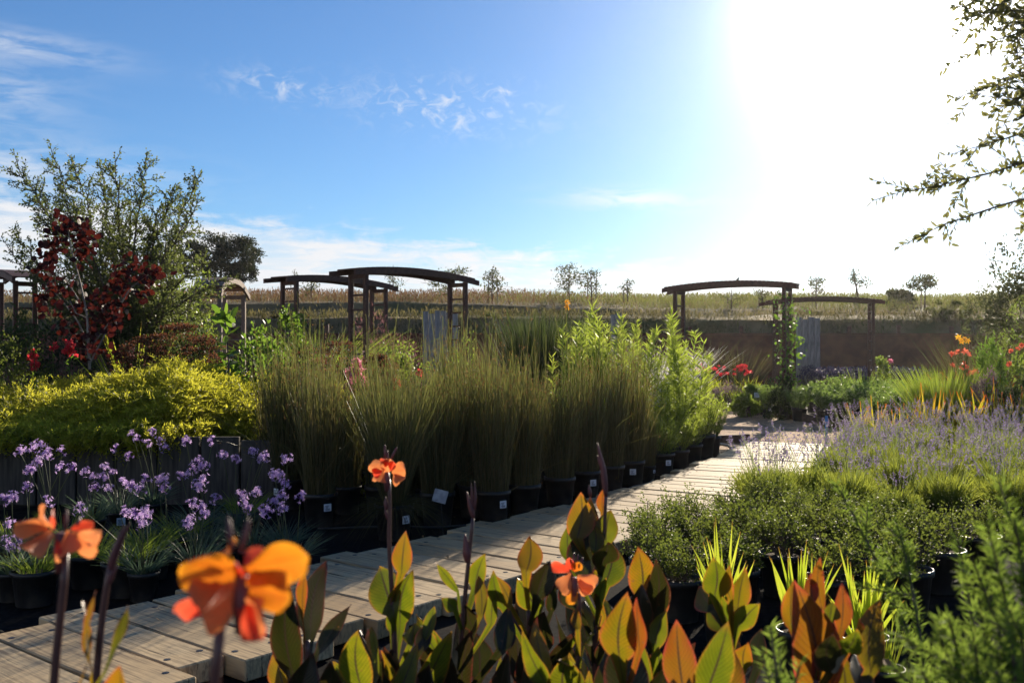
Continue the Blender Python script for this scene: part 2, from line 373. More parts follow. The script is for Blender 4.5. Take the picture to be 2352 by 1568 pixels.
M_['sedum'] = LM('rust_flower_head', (.09, .035, .022), (.17, .075, .04), (.22, .07, .04), (.34, .15, .07), .35, .7, .2)
M_['red'] = LM('red_petal', (.45, .02, .03), (.65, .04, .06), (.8, .05, .06), (.95, .10, .12), .5, .45, .3)
M_['pink'] = LM('pink_petal', (.55, .10, .20), (.70, .20, .32), (.85, .22, .36), (.95, .42, .55), .5, .45, .3)
M_['coral'] = LM('coral_petal', (.55, .10, .06), (.70, .16, .10), (.9, .18, .10), (1, .28, .16), .5, .45, .3)
M_['orangelily'] = LM('amber_petal', (.75, .30, .02), (.85, .42, .03), (1, .45, .03), (1, .62, .06), .5, .4, .3)
M_['mauve'] = LM('mauve_leaf', (.14, .09, .10), (.26, .18, .19), (.3, .2, .22), (.45, .33, .34), .4, .6, .2)
M_['pinkgrass'] = LM('pink_muhly', (.20, .08, .09), (.30, .15, .15), (.40, .16, .17), (.55, .28, .28), .4, .6, .2)
M_['blueflower'] = LM('blue_violet_flower', (.05, .045, .10), (.09, .08, .16), (.05, .045, .10), (.10, .09, .17), .3, .6, .2)
M_['garlicleaf'] = LM('blue_green_blade', (.035, .06, .045), (.08, .115, .085), (.12, .20, .11), (.2, .3, .17), .4, .45, .4)
M_['garlicstalk'] = LM('flower_stalk', (.08, .11, .05), (.15, .16, .08), (.20, .24, .09), (.35, .33, .14), .35, .5, .3)
M_['violet'] = LM('violet_floret', (.36, .22, .56), (.60, .42, .76), (.62, .38, .86), (.92, .70, 1.0), .5, .5, .3)
M_['needle'] = LM('soft_needle', (.05, .09, .025), (.11, .15, .04), (.20, .32, .04), (.38, .50, .08), .48, .6, .2)
M_['fruitleaf'] = LM('overhead_leaf', (.045, .055, .025), (.08, .09, .04), (.22, .24, .07), (.38, .36, .11), .5, .5, .3)

def deck_mat():
    m, nt = newmat('treated_deck_timber'); L = nt.links.new
    a = N(nt, 'ShaderNodeAttribute', attribute_name='lc'); v = N(nt, 'ShaderNodeAttribute', attribute_name='va')
    sp = N(nt, 'ShaderNodeSeparateColor'); L(v.outputs['Color'], sp.inputs[0])
    off = N(nt, 'ShaderNodeCombineXYZ'); L(math_(nt, 'MULTIPLY', sp.outputs[0], 37.0), off.inputs[0]); L(math_(nt, 'MULTIPLY', sp.outputs[0], 91.0), off.inputs[2])
    ad = N(nt, 'ShaderNodeVectorMath', operation='ADD'); L(a.outputs['Vector'], ad.inputs[0]); L(off.outputs[0], ad.inputs[1])
    mp = N(nt, 'ShaderNodeMapping'); mp.inputs['Scale'].default_value = (1.2, 26, 10); L(ad.outputs[0], mp.inputs[0])
    g = N(nt, 'ShaderNodeTexNoise'); g.inputs['Scale'].default_value = 3.0; g.inputs['Detail'].default_value = 5; g.inputs['Distortion'].default_value = .6; L(mp.outputs[0], g.inputs['Vector'])
    b = N(nt, 'ShaderNodeTexNoise'); b.inputs['Scale'].default_value = 3.5; b.inputs['Detail'].default_value = 4; L(ad.outputs[0], b.inputs['Vector'])
    base = mixc(nt, sp.outputs[0], (.37, .245, .12), (.60, .45, .26))
    col = mixc(nt, sstep(nt, g.outputs['Fac'], .40, .72), base, (.24, .17, .10))
    col = mixc(nt, math_(nt, 'MULTIPLY', sstep(nt, b.outputs['Fac'], .5, .75), .55), col, (.27, .24, .17))
    # cracks along the grain
    mp2 = N(nt, 'ShaderNodeMapping'); mp2.inputs['Scale'].default_value = (1.1, 34, 8); L(ad.outputs[0], mp2.inputs[0])
    k = N(nt, 'ShaderNodeTexNoise'); k.inputs['Scale'].default_value = 2.2; k.inputs['Detail'].default_value = 2; L(mp2.outputs[0], k.inputs['Vector'])
    ck = sstep(nt, k.outputs['Fac'], .66, .70)
    col = mixc(nt, math_(nt, 'MULTIPLY', ck, .8), col, (.05, .035, .02))
    # bolt heads and knots, two rows near each end: dark round spots
    px = N(nt, 'ShaderNodeSeparateXYZ'); L(a.outputs['Vector'], px.inputs[0])
    pr = N(nt, 'ShaderNodeBsdfPrincipled'); pr.inputs['Roughness'].default_value = .72; pr.inputs['Specular IOR Level'].default_value = .22
    L(col, pr.inputs['Base Color'])
    bp = N(nt, 'ShaderNodeBump'); bp.inputs['Strength'].default_value = .35; bp.inputs['Distance'].default_value = .004
    L(math_(nt, 'SUBTRACT', g.outputs['Fac'], ck), bp.inputs['Height']); L(bp.outputs[0], pr.inputs['Normal'])
    out = N(nt, 'ShaderNodeOutputMaterial'); L(pr.outputs[0], out.inputs[0])
    return m
M_['deck'] = deck_mat()

def broad_leaf_mat(name, lo, hi, tlo, thi, edge, edget, tw=.5, vein=(.05, .03, .02), rough=.36, veinamt=.5, mid=.9, spots=.75):
    """large leaf or petal: va = (random, along, across 0..1)"""
    m, nt = newmat(name); L = nt.links.new
    at = N(nt, 'ShaderNodeAttribute', attribute_name='va'); sp = N(nt, 'ShaderNodeSeparateColor'); L(at.outputs['Color'], sp.inputs[0])
    r, g, b = sp.outputs[0], sp.outputs[1], sp.outputs[2]
    lc = N(nt, 'ShaderNodeAttribute', attribute_name='lc')
    nn = N(nt, 'ShaderNodeTexNoise'); nn.inputs['Scale'].default_value = 26; nn.inputs['Detail'].default_value = 4; L(lc.outputs['Vector'], nn.inputs['Vector'])
    f = math_(nt, 'ADD', math_(nt, 'ADD', math_(nt, 'MULTIPLY', r, .6), math_(nt, 'MULTIPLY', math_(nt, 'SUBTRACT', math_(nt, 'ADD', g, b), .98), .42)), math_(nt, 'MULTIPLY', math_(nt, 'SUBTRACT', nn.outputs['Fac'], .5), 1.1), True)
    col = mixc(nt, f, lo, hi); tc = mixc(nt, f, tlo, thi)
    e = math_(nt, 'MAXIMUM', sstep(nt, math_(nt, 'ADD', b, math_(nt, 'MULTIPLY', math_(nt, 'SUBTRACT', nn.outputs['Fac'], .5), .35)), .80, 1.12), math_(nt, 'MULTIPLY', sstep(nt, g, .84, 1.02), .6))
    col = mixc(nt, e, col, edge); tc = mixc(nt, e, tc, edget)
    ph = math_(nt, 'SUBTRACT', math_(nt, 'MULTIPLY', g, 95.0), math_(nt, 'MULTIPLY', b, 26.0))
    v = math_(nt, 'MULTIPLY', sstep(nt, math_(nt, 'SINE', ph), .3, 1.0), veinamt)
    tc = mixc(nt, v, tc, tuple(x * .55 for x in tlo)); 
    mr = math_(nt, 'MULTIPLY', math_(nt, 'SUBTRACT', 1.0, sstep(nt, b, .02, .10)), mid)
    col = mixc(nt, mr, col, vein); tc = mixc(nt, mr, tc, vein)
    sn = N(nt, 'ShaderNodeTexNoise'); sn.inputs['Scale'].default_value = 48; sn.inputs['Detail'].default_value = 3; L(lc.outputs['Vector'], sn.inputs['Vector'])
    spot = math_(nt, 'MULTIPLY', math_(nt, 'MAXIMUM', sstep(nt, sn.outputs['Fac'], .69, .74), math_(nt, 'MULTIPLY', sstep(nt, sn.outputs['Fac'], .50, .62), sstep(nt, b, .88, 1.0))), spots)
    col = mixc(nt, spot, col, (.12, .07, .03)); tc = mixc(nt, spot, tc, (.20, .09, .03))
    pr = N(nt, 'ShaderNodeBsdfPrincipled'); pr.inputs['Roughness'].default_value = rough; pr.inputs['Specular IOR Level'].default_value = .45
    L(col, pr.inputs['Base Color'])
    bp = N(nt, 'ShaderNodeBump'); bp.inputs['Strength'].default_value = .25; bp.inputs['Distance'].default_value = .003
    L(math_(nt, 'SINE', ph), bp.inputs['Height']); L(bp.outputs[0], pr.inputs['Normal'])
    tr = N(nt, 'ShaderNodeBsdfTranslucent'); L(tc, tr.inputs['Color'])
    mx = N(nt, 'ShaderNodeMixShader'); mx.inputs[0].default_value = tw; L(pr.outputs[0], mx.inputs[1]); L(tr.outputs[0], mx.inputs[2])
    out = N(nt, 'ShaderNodeOutputMaterial'); L(mx.outputs[0], out.inputs[0])
    return m
BL = broad_leaf_mat
M_['cg'] = BL('canna_leaf_green', (.022, .034, .008), (.045, .052, .01), (.13, .165, .008), (.34, .30, .012), (.22, .07, .02), (.60, .20, .03))
M_['co'] = BL('canna_leaf_amber', (.032, .028, .009), (.06, .032, .01), (.23, .18, .008), (.48, .18, .012), (.25, .04, .03), (.62, .09, .05))
M_['cr'] = BL('canna_leaf_red', (.045, .018, .009), (.075, .02, .012), (.30, .13, .010), (.46, .06, .016), (.28, .03, .035), (.58, .06, .07))
M_['cd'] = BL('canna_leaf_bronze_shaded', (.010, .015, .008), (.016, .014, .011), (.045, .05, .008), (.07, .035, .012), (.06, .012, .015), (.28, .04, .04), .3)  # dark bronze tone, with the shaded side of the leaf put into the colour
M_['pet'] = BL('canna_petal_coral', (.60, .17, .075), (.72, .24, .12), (.85, .25, .07), (.95, .36, .13), (.72, .22, .10), (.95, .35, .10), .5, (.55, .06, .02), .5, .35, .25, .0)
M_['peto'] = BL('canna_petal_orange', (.55, .13, .02), (.66, .21, .03), (.82, .20, .012), (.95, .36, .02), (.68, .25, .03), (.98, .46, .03), .5, (.6, .08, .01), .5, .35, .3, .0)
M_['petr'] = BL('canna_petal_red', (.60, .05, .03), (.68, .09, .05), (.9, .08, .03), (.95, .16, .07), (.65, .10, .06), (.95, .22, .1), .5, (.5, .02, .01), .5, .35, .25, .0)
M_['cstem'] = noisy_mat('canna_stem', (.07, .03, .03), (.13, .055, .045), 20, .4, .15, .5, stretch=(1, 1, .2))
M_['cbud'] = noisy_mat('canna_bud', (.09, .03, .035), (.20, .06, .055), 20, .45, .15, .4, stretch=(1, 1, .2))
M_['dryleaf'] = noisy_mat('dry_leaf', (.22, .13, .06), (.38, .25, .12), 20, .8, .3, .2)
M_['sheenleaf'] = noisy_mat('leaf_grey_sheen', (.22, .22, .18), (.34, .33, .27), 20, .35, .1, .6, stretch=(1, 1, .3))  # leaf whose grey-white sheen is painted as its colour
# ------------------------------------------------------------------ ground, paths, hill
def sheet(name, pts, z, mat, sub=0):
    bm = bmesh.new(); vs_ = [bm.verts.new((x, y, z)) for x, y in pts]; bm.faces.new(vs_)
    bmesh.ops.triangulate(bm, faces=bm.faces[:])
    me = bpy.data.meshes.new(name); bm.to_mesh(me); bm.free(); me.materials.append(mat)
    o = bpy.data.objects.new(name, me); C.objects.link(o); return tag(o, kind='structure')
sheet('ground', [(-240, -60), (240, -60), (240, 240), (-240, 240)], 0, M_['soil'])
cl = sheet('ground_cloth', [(-6.5, 2.0), (6.8, 2.0), (6.9, 13.4), (3.0, 14.3), (1.6, 15.5), (-.5, 13.0), (-4.5, 8.6), (-6.5, 8.6)], .006, M_['cloth'])
sheet('gravel_path', [(2.4, 13.6), (2.5, 14.9), (3.0, 17), (3.6, 20), (4.3, 23.4), (4.9, 25.5), (6.2, 25.5), (5.3, 22.4), (5.36, 20.7), (5.40, 18.6), (5.45, 17), (6.2, 15.2), (8.0, 14.6), (8.0, 13.6)], .012, M_['gravel'])

def hill():
    nx = 150; xs = np.linspace(-70, 80, nx)
    prof = [(29.25, -.3), (29.3, 1.70), (30.0, 1.75), (30.3, 2.13), (30.7, 2.22), (33, 2.36), (35.5, 2.47), (36.0, 2.52), (36.25, 2.60), (36.6, 2.66), (40, 2.95), (44, 3.28), (49, 3.62), (52, 3.70), (60, 3.6), (90, 3.4), (140, 3.2), (235, 3.0)]
    prof_l = [(29.25, -.3), (29.3, 1.66), (30.0, 1.74), (30.25, 2.20), (30.7, 2.26), (33, 2.32), (35.5, 2.36), (36.0, 2.48), (36.3, 2.90), (36.8, 2.98), (40, 3.15), (44, 3.42), (49, 3.76), (52, 3.82), (60, 3.7), (90, 3.4), (140, 3.2), (235, 3.0)]
    k = len(prof); V = np.zeros((k, nx, 3)); r2 = np.random.default_rng(3)
    ph = r2.random(6) * 6
    for i in range(k):
        t = 1 / (1 + np.exp((xs - 2.0) / 2.5))
        y = prof[i][0] * (1 - t) + prof_l[i][0] * t; z = prof[i][1] * (1 - t) + prof_l[i][1] * t
        wob = np.sin(xs * .5 + ph[i % 6]) * .10 + np.sin(xs * 1.7 + i) * .05 + r2.normal(size=nx) * .035
        sc_ = 0 if i < 2 else (1 if i < 14 else 0)
        V[i, :, 0] = xs * (1 if i < 13 else 1 + (prof[i][0] - 52) / 100); V[i, :, 1] = y + wob * 2.2 * sc_; V[i, :, 2] = z + wob * .55 * sc_
    mb = MB(); i = np.arange(k - 1)[:, None] * nx; j = np.arange(nx - 1)[None]
    mb.add(V.reshape(-1, 3), np.stack([i + j, i + j + 1, i + nx + j + 1, i + nx + j], -1).reshape(-1, 4))
    return tag(mb.build('hillside', M_['hill'], smooth=True), kind='structure'), xs, V
hill_o, HX, HV = hill()
def hill_z(x, y):
    """height of the hillside at arrays x, y"""
    x = np.atleast_1d(x); y = np.atleast_1d(y); out = np.zeros(len(x))
    for n in range(len(x)):
        j = int(np.clip(np.searchsorted(HX, x[n]), 1, len(HX) - 1))
        out[n] = np.interp(y[n], HV[:14, j, 1], HV[:14, j, 2])
    return out

# weeds and dry grass over the hill: nobody could count them
def hill_grass(name, mat, n, x0, x1, y0, y1, h0, h1, w, keep=None, lean=.25, seed=0):
    r = np.random.default_rng(seed); x = r.uniform(x0, x1, n); y = r.uniform(y0, y1, n)
    cl_ = np.sin(x * 1.3 + seed) * np.sin(y * .9 + x * .35) + r.normal(size=n) * .5
    ok = cl_ > -.35
    if keep is not None: ok &= keep(x, y, r)
    x, y = x[ok], y[ok]; m = len(x)
    b = np.stack([x, y, hill_z(x, y) - .02], 1)
    mb = MB(); d = np.stack([r.normal(size=m) * lean, r.normal(size=m) * lean, np.ones(m)], 1)
    mb.blades(b, d, r.uniform(h0, h1, m), w * r.uniform(.6, 1.4, m), seg=2, bend=r.normal(size=(m, 3)) * np.array([.12, .12, .03]), tipw=.2)
    tp = b + nz(d) * r.uniform(h0, h1, m)[:, None] * .8
    kk = r.random(m) < .45
    mb.leaves(tp[kk], np.stack([r.normal(size=kk.sum()) * .3, r.normal(size=kk.sum()) * .3, np.ones(kk.sum())], 1), r.uniform(.08, .2, kk.sum()), w * 2.2, 'd')
    return tag(mb.build(name, mat), kind='stuff')
hill_grass('dry_grass', M_['drygrass'], 26000, -21, 27, 30.4, 51, .10, .30, .016, seed=1)
hill_grass('rusty_weeds', M_['brownweed'], 16000, -22, 6, 37, 52, .22, .52, .018, keep=lambda x, y, r: (x < 1 + r.normal(size=len(x)) * 2.5), seed=2)
hill_grass('field_weeds', M_['greenweed'], 24000, -4, 28, 36.8, 52, .15, .42, .022, keep=lambda x, y, r: (x > 2 + r.normal(size=len(x)) * 2.5), seed=3)
hill_grass('bank_weeds', M_['dimgrass'], 9000, -20, 26, 29.9, 31.0, .08, .30, .02, seed=4)

# ------------------------------------------------------------------ retaining wall along the bank
def rotz(a): return np.array([[math.cos(a), -math.sin(a), 0], [math.sin(a), math.cos(a), 0], [0, 0, 1]])
wl = thing('retaining_wall', (3, 29, 0), 'long dark rust brown retaining wall holding back the grassy bank', 'wall')
mb = MB()
for k, x in enumerate(np.arange(-16, 20, 2.4)):
    mb.box((x + 1.2, 29.05 + .002 * (k % 2), .86), (2.396, .06, 1.72), bev=.006, col=(random.random(), 0, 0))
mb.build('panel', M_['wall'], wl)
mb = MB(); mb.box((2, 29.04, 1.745), (36, .12, .04), bev=.005); mb.build('cap', M_['wall'], wl)
for x in np.arange(-16, 20.1, 1.52):
    mb = MB(); mb.box((x + random.uniform(-.1, .1), 29.17, 1.0), (.10, .10, 1.95 + random.uniform(-.05, .08)), bev=.008); mb.build('post', M_['redwood'], wl)
# grey board panels standing before the wall
def board_panel(x0, x1, d, z, label):
    t = thing('board_screen', ((x0 + x1) / 2, d, 0), label, 'fence panel', 'grey board screens before the wall')
    n = max(2, round((x1 - x0) / .15)); wd = (x1 - x0) / n
    for i in range(n):
        mb = MB(); hz = z + random.uniform(-.05, .03)
        mb.box((x0 + wd * (i + .5), d + random.uniform(-.006, .006), hz / 2), (wd - .012, .03, hz), bev=.004, col=(random.random(), 0, 0))
        mb.build('board', M_['greywood'], t)
    mb = MB(); mb.box(((x0 + x1) / 2, d + .045, .5), (x1 - x0 - .04, .045, .09), bev=.004); mb.build('rail', M_['greywood'], t)
    mb = MB(); mb.box(((x0 + x1) / 2, d + .045, z - .3), (x1 - x0 - .04, .045, .09), bev=.004); mb.build('rail', M_['greywood'], t)
def px_panel(pa, pb, top, d, label):
    a = P(pa, top, d); b = P(pb, top, d); board_panel(a[0], b[0], d, a[2], label)
px_panel(971, 1052, 716, 27, 'wide grey weathered board screen seen behind the tallest left arbor')
px_panel(1828, 1884, 730, 27, 'narrow grey weathered board screen behind the vine covered arbor post')
px_panel(1402, 1428, 719, 28, 'small grey board screen on the bank behind the tall green stems')

# ------------------------------------------------------------------ boardwalk of short thick planks
LEFT = np.array([(-4.1, 2.55), (-2.9, 4.05), (-1.97, 5.19), (-.97, 6.42), (-.52, 7.0), (.325, 8.17), (.79, 8.8), (1.34, 9.64), (2.13, 11.3), (2.72, 12.5), (3.25, 13.9)])
def boardwalk():
    seg = np.linalg.norm(np.diff(LEFT, axis=0), axis=1); s = np.concatenate([[0], np.cumsum(seg)])
    ss = np.arange(0, s[-1] - .02, .001); path = np.stack([np.interp(ss, s, LEFT[:, 0]), np.interp(ss, s, LEFT[:, 1])], 1)
    kern = np.ones(900) / 900
    pad = np.vstack([np.repeat(path[:1], 450, 0), path, np.repeat(path[-1:], 450, 0)])
    sm = np.stack([np.convolve(pad[:, i], kern, 'same')[450:-450] for i in (0, 1)], 1)
    mb = MB(); r = random.Random(4); x = 0.55; n = 0
    while x < ss[-1] - .3:
        wd = r.choice([.24, .285, .285, .24, .19]); i = int((x + wd / 2) / .001)
        p = sm[i]; t = nz(sm[min(i + 200, len(sm) - 1)] - sm[max(i - 200, 0)]); nrm = np.array([t[1], -t[0]])
        ln = 1.22 + r.uniform(-.02, .03); jit = r.uniform(-.10, .06) if x < 11 else r.uniform(-.05, .05)
        c = p + nrm * (ln / 2 + jit)
        a = math.atan2(nrm[1], nrm[0]) + r.uniform(-.012, .012)
        zt = .112 + r.uniform(-.004, .004); th = .095
        Mx = rotz(a); rr = r.random()
        mb.box((c[0], c[1], zt - th / 2), (ln, wd - .014, th), Mx, bev=.006, col=(rr, 0, 0))
        for sx_ in (-.40, .40):
            for sy in ((-.3, .3) if wd > .2 else (0.,)):
                q = c + Mx[:2, 0] * (sx_ * ln + r.uniform(-.02, .02)) + Mx[:2, 1] * (sy * wd + r.uniform(-.01, .01))
                mb.lathe([(.0155, -.003), (.0155, .0012), (.012, .0018), (0.0005, .0018)], 8, (q[0], q[1], zt), m=1)
        x += wd; n += 1
    # bearers under the planks
    for off in (.22, 1.0):
        ii = np.arange(400, len(sm) - 200, 400)
        pts = []
        for i in ii:
            t = nz(sm[min(i + 200, len(sm) - 1)] - sm[max(i - 200, 0)]); nrm = np.array([t[1], -t[0]]); p = sm[i] + nrm * off
            pts.append((p[0], p[1], .010))
        mb.tube(pts, .014, 4)
    o = mb.build('boardwalk', [M_['deck'], M_['black']])
    return tag(o, 'pale timber boardwalk of short thick planks curving through the nursery', 'boardwalk')
boardwalk()

# ------------------------------------------------------------------ arbors
def arbor(cL, cR, zL, zR, w, label, wood='redwood', rise=.06, ov=.26, base=0.0, group='arched timber arbors'):
    cL, cR = np.array(cL), np.array(cR); t = thing('arched_arbor', ((cL + cR)[0] / 2, (cL + cR)[1] / 2, base), label, 'arbor', group)
    m = M_[wood]; dv = cR - cL; span = np.linalg.norm(dv); u = dv / span; n = np.array([-u[1], u[0]])
    if n[1] < 0: n = -n
    a = math.atan2(u[1], u[0]); Mx = rotz(a)
    for c, z in ((cL, zL), (cR, zR)):
        top = z - .048
        for s in (-1, 1):
            p = c + n * s * w / 2
            mb = MB(); mb.box((p[0], p[1], base + top / 2), (.070, .070, top), Mx, bev=.006, col=(random.random(), 0, 0)); mb.build('post', m, t)
        k = 0; zz = .35
        while zz < top - .12:
            mb = MB(); mb.box((c[0], c[1], base + zz), (.03, w - .072, .03), Mx, bev=.003); mb.build('rung', m, t); zz += .235
        mb = MB(); mb.box((c[0], c[1], base + top - .045), (.045, w - .072, .07), Mx, bev=.003); mb.build('crosspiece', m, t)
    # two arched beams and the slats they carry
    ns = 22; sv = np.linspace(-ov, span + ov, ns + 1)
    zf = lambda x: zL + (zR - zL) * x / span + rise * (1 - (2 * x / span - 1) ** 2)
    for k, s in enumerate((-1, 1)):
        mb = MB(); off = (w / 2 + .037 + .022) * s; sh = -.18 if s > 0 else 0.0
        V = []
        for x in sv + sh * .6:
            c = cL + u * x + n * off; z = zf(x) - .02
            for (dn, dz) in ((-.022, -.042), (.022, -.042), (.022, .042), (-.022, .042)):
                q = c + n * dn; V.append((q[0], q[1], base + z + dz))
        V = np.array(V); i = np.arange(ns)[:, None] * 4; j = np.arange(4)[None]; j2 = (j + 1) % 4
        q = np.stack([i + j, i + 4 + j, i + 4 + j2, i + j2], -1).reshape(-1, 4)
        q = np.vstack([q, [[0, 1, 2, 3]], [[ns * 4 + 3, ns * 4 + 2, ns * 4 + 1, ns * 4]]])
        lc = np.stack([np.repeat(sv, 4), V[:, 1] * 0, V[:, 2]], 1)
        mb.add(V, q, lc=lc); mb.build('arched_beam', m, t)
    mb = MB(); x = -ov + .08
    while x < span + ov - .08:
        c = cL + u * x; z = zf(x) + .033; sl_ = (zf(x + .05) - zf(x - .05)) / .1
        M3 = Mx @ np.array([[math.cos(math.atan(sl_)), 0, -math.sin(math.atan(sl_))], [0, 1, 0], [math.sin(math.atan(sl_)), 0, math.cos(math.atan(sl_))]])
        mb.box((c[0], c[1], base + z), (.068, w + .15, .022), M3, bev=.002, col=(random.random(), 0, 0)); x += .084
    mb.build('roof_slats', m, t)
    return t
def gx(px, d): return (px - CX) / F * d
arbor((gx(823, 15.9), 15.9), (gx(1051, 17.4), 17.4), 2.62, 2.57, .40, 'tallest dark arched arbor, in the middle, rising out of the tall rushes')
arbor((gx(665, 18.3), 18.3), (gx(870, 19.9), 19.9), 2.66, 2.60, .42, 'dark arched arbor with leafy vine on its left posts, overlapped by the tallest arbor')
arbor((gx(1560, 20.4), 20.4), (gx(1808, 19.3), 19.3), 2.59, 2.60, .46, 'reddish brown arched arbor with a bird on top and vine on its right posts')
arbor((gx(1781, 24.3), 24.3), (gx(2001, 24.0), 24.0), 2.49, 2.49, .42, 'farther reddish arched arbor before the rusty wall, roses at its right posts')
arbor((gx(482, 16.6), 16.6), (gx(538, 17.9), 17.9), 2.42, 2.38, .34, 'small sunlit pale brown arbor beside the leafy oak', 'sunlitwood', rise=.15, ov=.14)
arbor((gx(58, 15.2), 15.2), (gx(-16, 17.4), 17.4), 2.46, 2.58, .27, 'dark arbor cut off by the left edge of the photo', rise=.10, ov=.2)

# bird on the arbor
def bird():
    b = P(1693, 652, 19.9)
    mb = MB(); n = 12
    prof = [(-.10, .010, -.022), (-.075, .012, -.012), (-.05, .020, 0), (-.02, .034, .012), (.01, .036, .028), (.03, .026, .048), (.045, .022, .062), (.058, .020, .070), (.070, .012, .070), (.082, .004, .066), (.092, .001, .064)]
    pts = np.array([(x * .55, 0, z * .7 + .05 + x * .3) for x, r, z in prof]) + b
    mb.tube(pts, [r * .75 for x, r, z in prof], 10)
    for s in (-1, 1):
        mb.tube([b + (0, s * .012, .05), b + (.004, s * .014, -.045)], .003, 4)
    return tag(mb.build('small_bird', M_['bird'], smooth=True, origin=b), 'small dark bird perched on top of the reddish arbor', 'bird')
bird()

# ------------------------------------------------------------------ edging, hose, risers, signs
def edging(name, pts, h, label, th=.04):
    mb = MB(); pts = np.array(pts)
    for a, b in zip(pts[:-1], pts[1:]):
        L_ = np.linalg.norm(b - a); c = (a + b) / 2; ang = math.atan2(b[1] - a[1], b[0] - a[0])
        mb.box((c[0], c[1], h / 2), (L_ + .01, th, h), rotz(ang), bev=.004, col=(random.random(), 0, 0))
    return tag(mb.build(name, M_['edging'], origin=(pts[0][0], pts[0][1], 0)), label, 'edging')
edging('bed_edging', [(5.0, 22.6), (5.08, 22.0), (5.22, 20.9), (5.34, 19.5), (5.42, 18.2), (5.5, 17.0), (5.85, 16.1), (6.6, 15.5), (7.6, 15.2)], .17, 'dark curved board edging the gravel path beside the potted herbs')
edging('bed_edging', [(3.3, 22.0), (4.1, 22.1), (4.7, 22.6), (5.0, 23.2)], .17, 'dark board edging the red flower bed at the end of the path')
edging('end_board', [P(1640, 1006, 14.4)[:2], P(1720, 1000, 14.6)[:2]], .13, 'short dark board on edge where the boardwalk meets the gravel', .06)
mb = MB(); hp = [P(1632, 1018, 13.6), P(1650, 1018, 13.5), P(1672, 1024, 13.2), P(1690, 1033, 12.9)]
hp = [np.array([p[0], p[1], .05 + .06 * math.sin(i)]) for i, p in enumerate(hp)]
tv = np.linspace(0, 3, 16); hp = np.array(hp)
mb.tube(np.stack([np.interp(tv, range(4), hp[:, i]) for i in range(3)], 1), .016, 8)
tag(mb.build('irrigation_hose', M_['hose'], smooth=True, origin=hp[0]), 'black irrigation hose end lying beside the far boardwalk planks', 'hose')
def riser(px, top, d, label):
    b = P(px, top, d); t = thing('sprinkler_riser', (b[0], d, 0), label, 'sprinkler', 'blue sprinkler risers')
    mb = MB(); mb.tube([(b[0], d, 0), (b[0] + .008, d, b[2] - .06)], .019, 10); mb.build('pipe', M_['blue'], t, smooth=True)
    mb = MB(); mb.lathe([(.02, -.07), (.03, -.06), (.03, -.03), (.018, -.02), (.018, 0), (.006, .01)], 10, (b[0] + .008, d, b[2]))
    mb.tube([(b[0] - .03, d, b[2] - .015), (b[0] + .09, d, b[2] - .0)], .011, 6); mb.build('sprinkler_head', M_['black'], t)
riser(1897, 942, 13.2, 'tall blue sprinkler riser with black head at the corner of the gravel')
riser(1825, 930, 18.6, 'short blue pipe standing among the herb pots by the edging')
def sign(px, py, d, wpx, hpx, mat, label, tilt=-.3, roll=.0, cat='sign', lines=True):
    p = P(px, py, d); w_, h_ = wpx / F * d, hpx / F * d
    t = thing('plant_sign', (p[0], d, 0), label, cat)
    mb = MB(); mb.tube([(p[0] + .02, d + .02, 0), (p[0], d + .012, p[2])], .006, 6); mb.build('stake', M_['black'], t)
    ca, sa = math.cos(tilt), math.sin(tilt); Mt = np.array([[1, 0, 0], [0, ca, -sa], [0, sa, ca]])
    cr, sr = math.cos(roll), math.sin(roll); Mr = np.array([[cr, 0, sr], [0, 1, 0], [-sr, 0, cr]])
    mb = MB(); mb.box(p, (w_, .006, h_), Mt @ Mr, bev=.001)
    mb.build('sign_plate', M_[mat], t)
    if lines:
        mb = MB(); MM = Mt @ Mr
        for k, (x0, ww) in enumerate(((-.3, .35), (0, .7), (-.05, .6), (-.1, .5))):
            mb.box(p + MM @ np.array([x0 * .3 * w_, -.0045, h_ * (.28 - .18 * k)]), (ww * w_, .002, h_ * .05), MM)
        mb.build('print', M_['ink'] if mat == 'tag' else M_['black'], t)
sign(1011, 1139, 7.5, 32, 30, 'plate', 'tilted grey sign plate on a stake before the rushes', roll=.25, lines=False)
sign(1738, 907, 20.0, 11, 12, 'tag', 'small white sign among the leaves beside the gravel path')
sign(1820, 912, 18.9, 12, 18, 'edging', 'small dark red sign plate among the herb pots', lines=False)
sign(2325, 942, 14.8, 14, 20, 'black', 'small black sign plate behind the lavender at the right edge', lines=False)

# plank wall of the raised bed behind the violet flowers
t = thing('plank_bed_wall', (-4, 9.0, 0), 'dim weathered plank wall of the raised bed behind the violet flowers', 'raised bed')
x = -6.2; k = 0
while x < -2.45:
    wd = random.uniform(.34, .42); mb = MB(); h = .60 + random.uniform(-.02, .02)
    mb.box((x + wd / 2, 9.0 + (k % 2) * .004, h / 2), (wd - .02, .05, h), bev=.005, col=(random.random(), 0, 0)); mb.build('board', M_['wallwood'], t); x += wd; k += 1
bed = MB(); bed.box((-4.35, 10.8, .27), (3.75, 3.4, .54), bev=.02); tag(bed.build('raised_soil', M_['soil']), kind='structure')

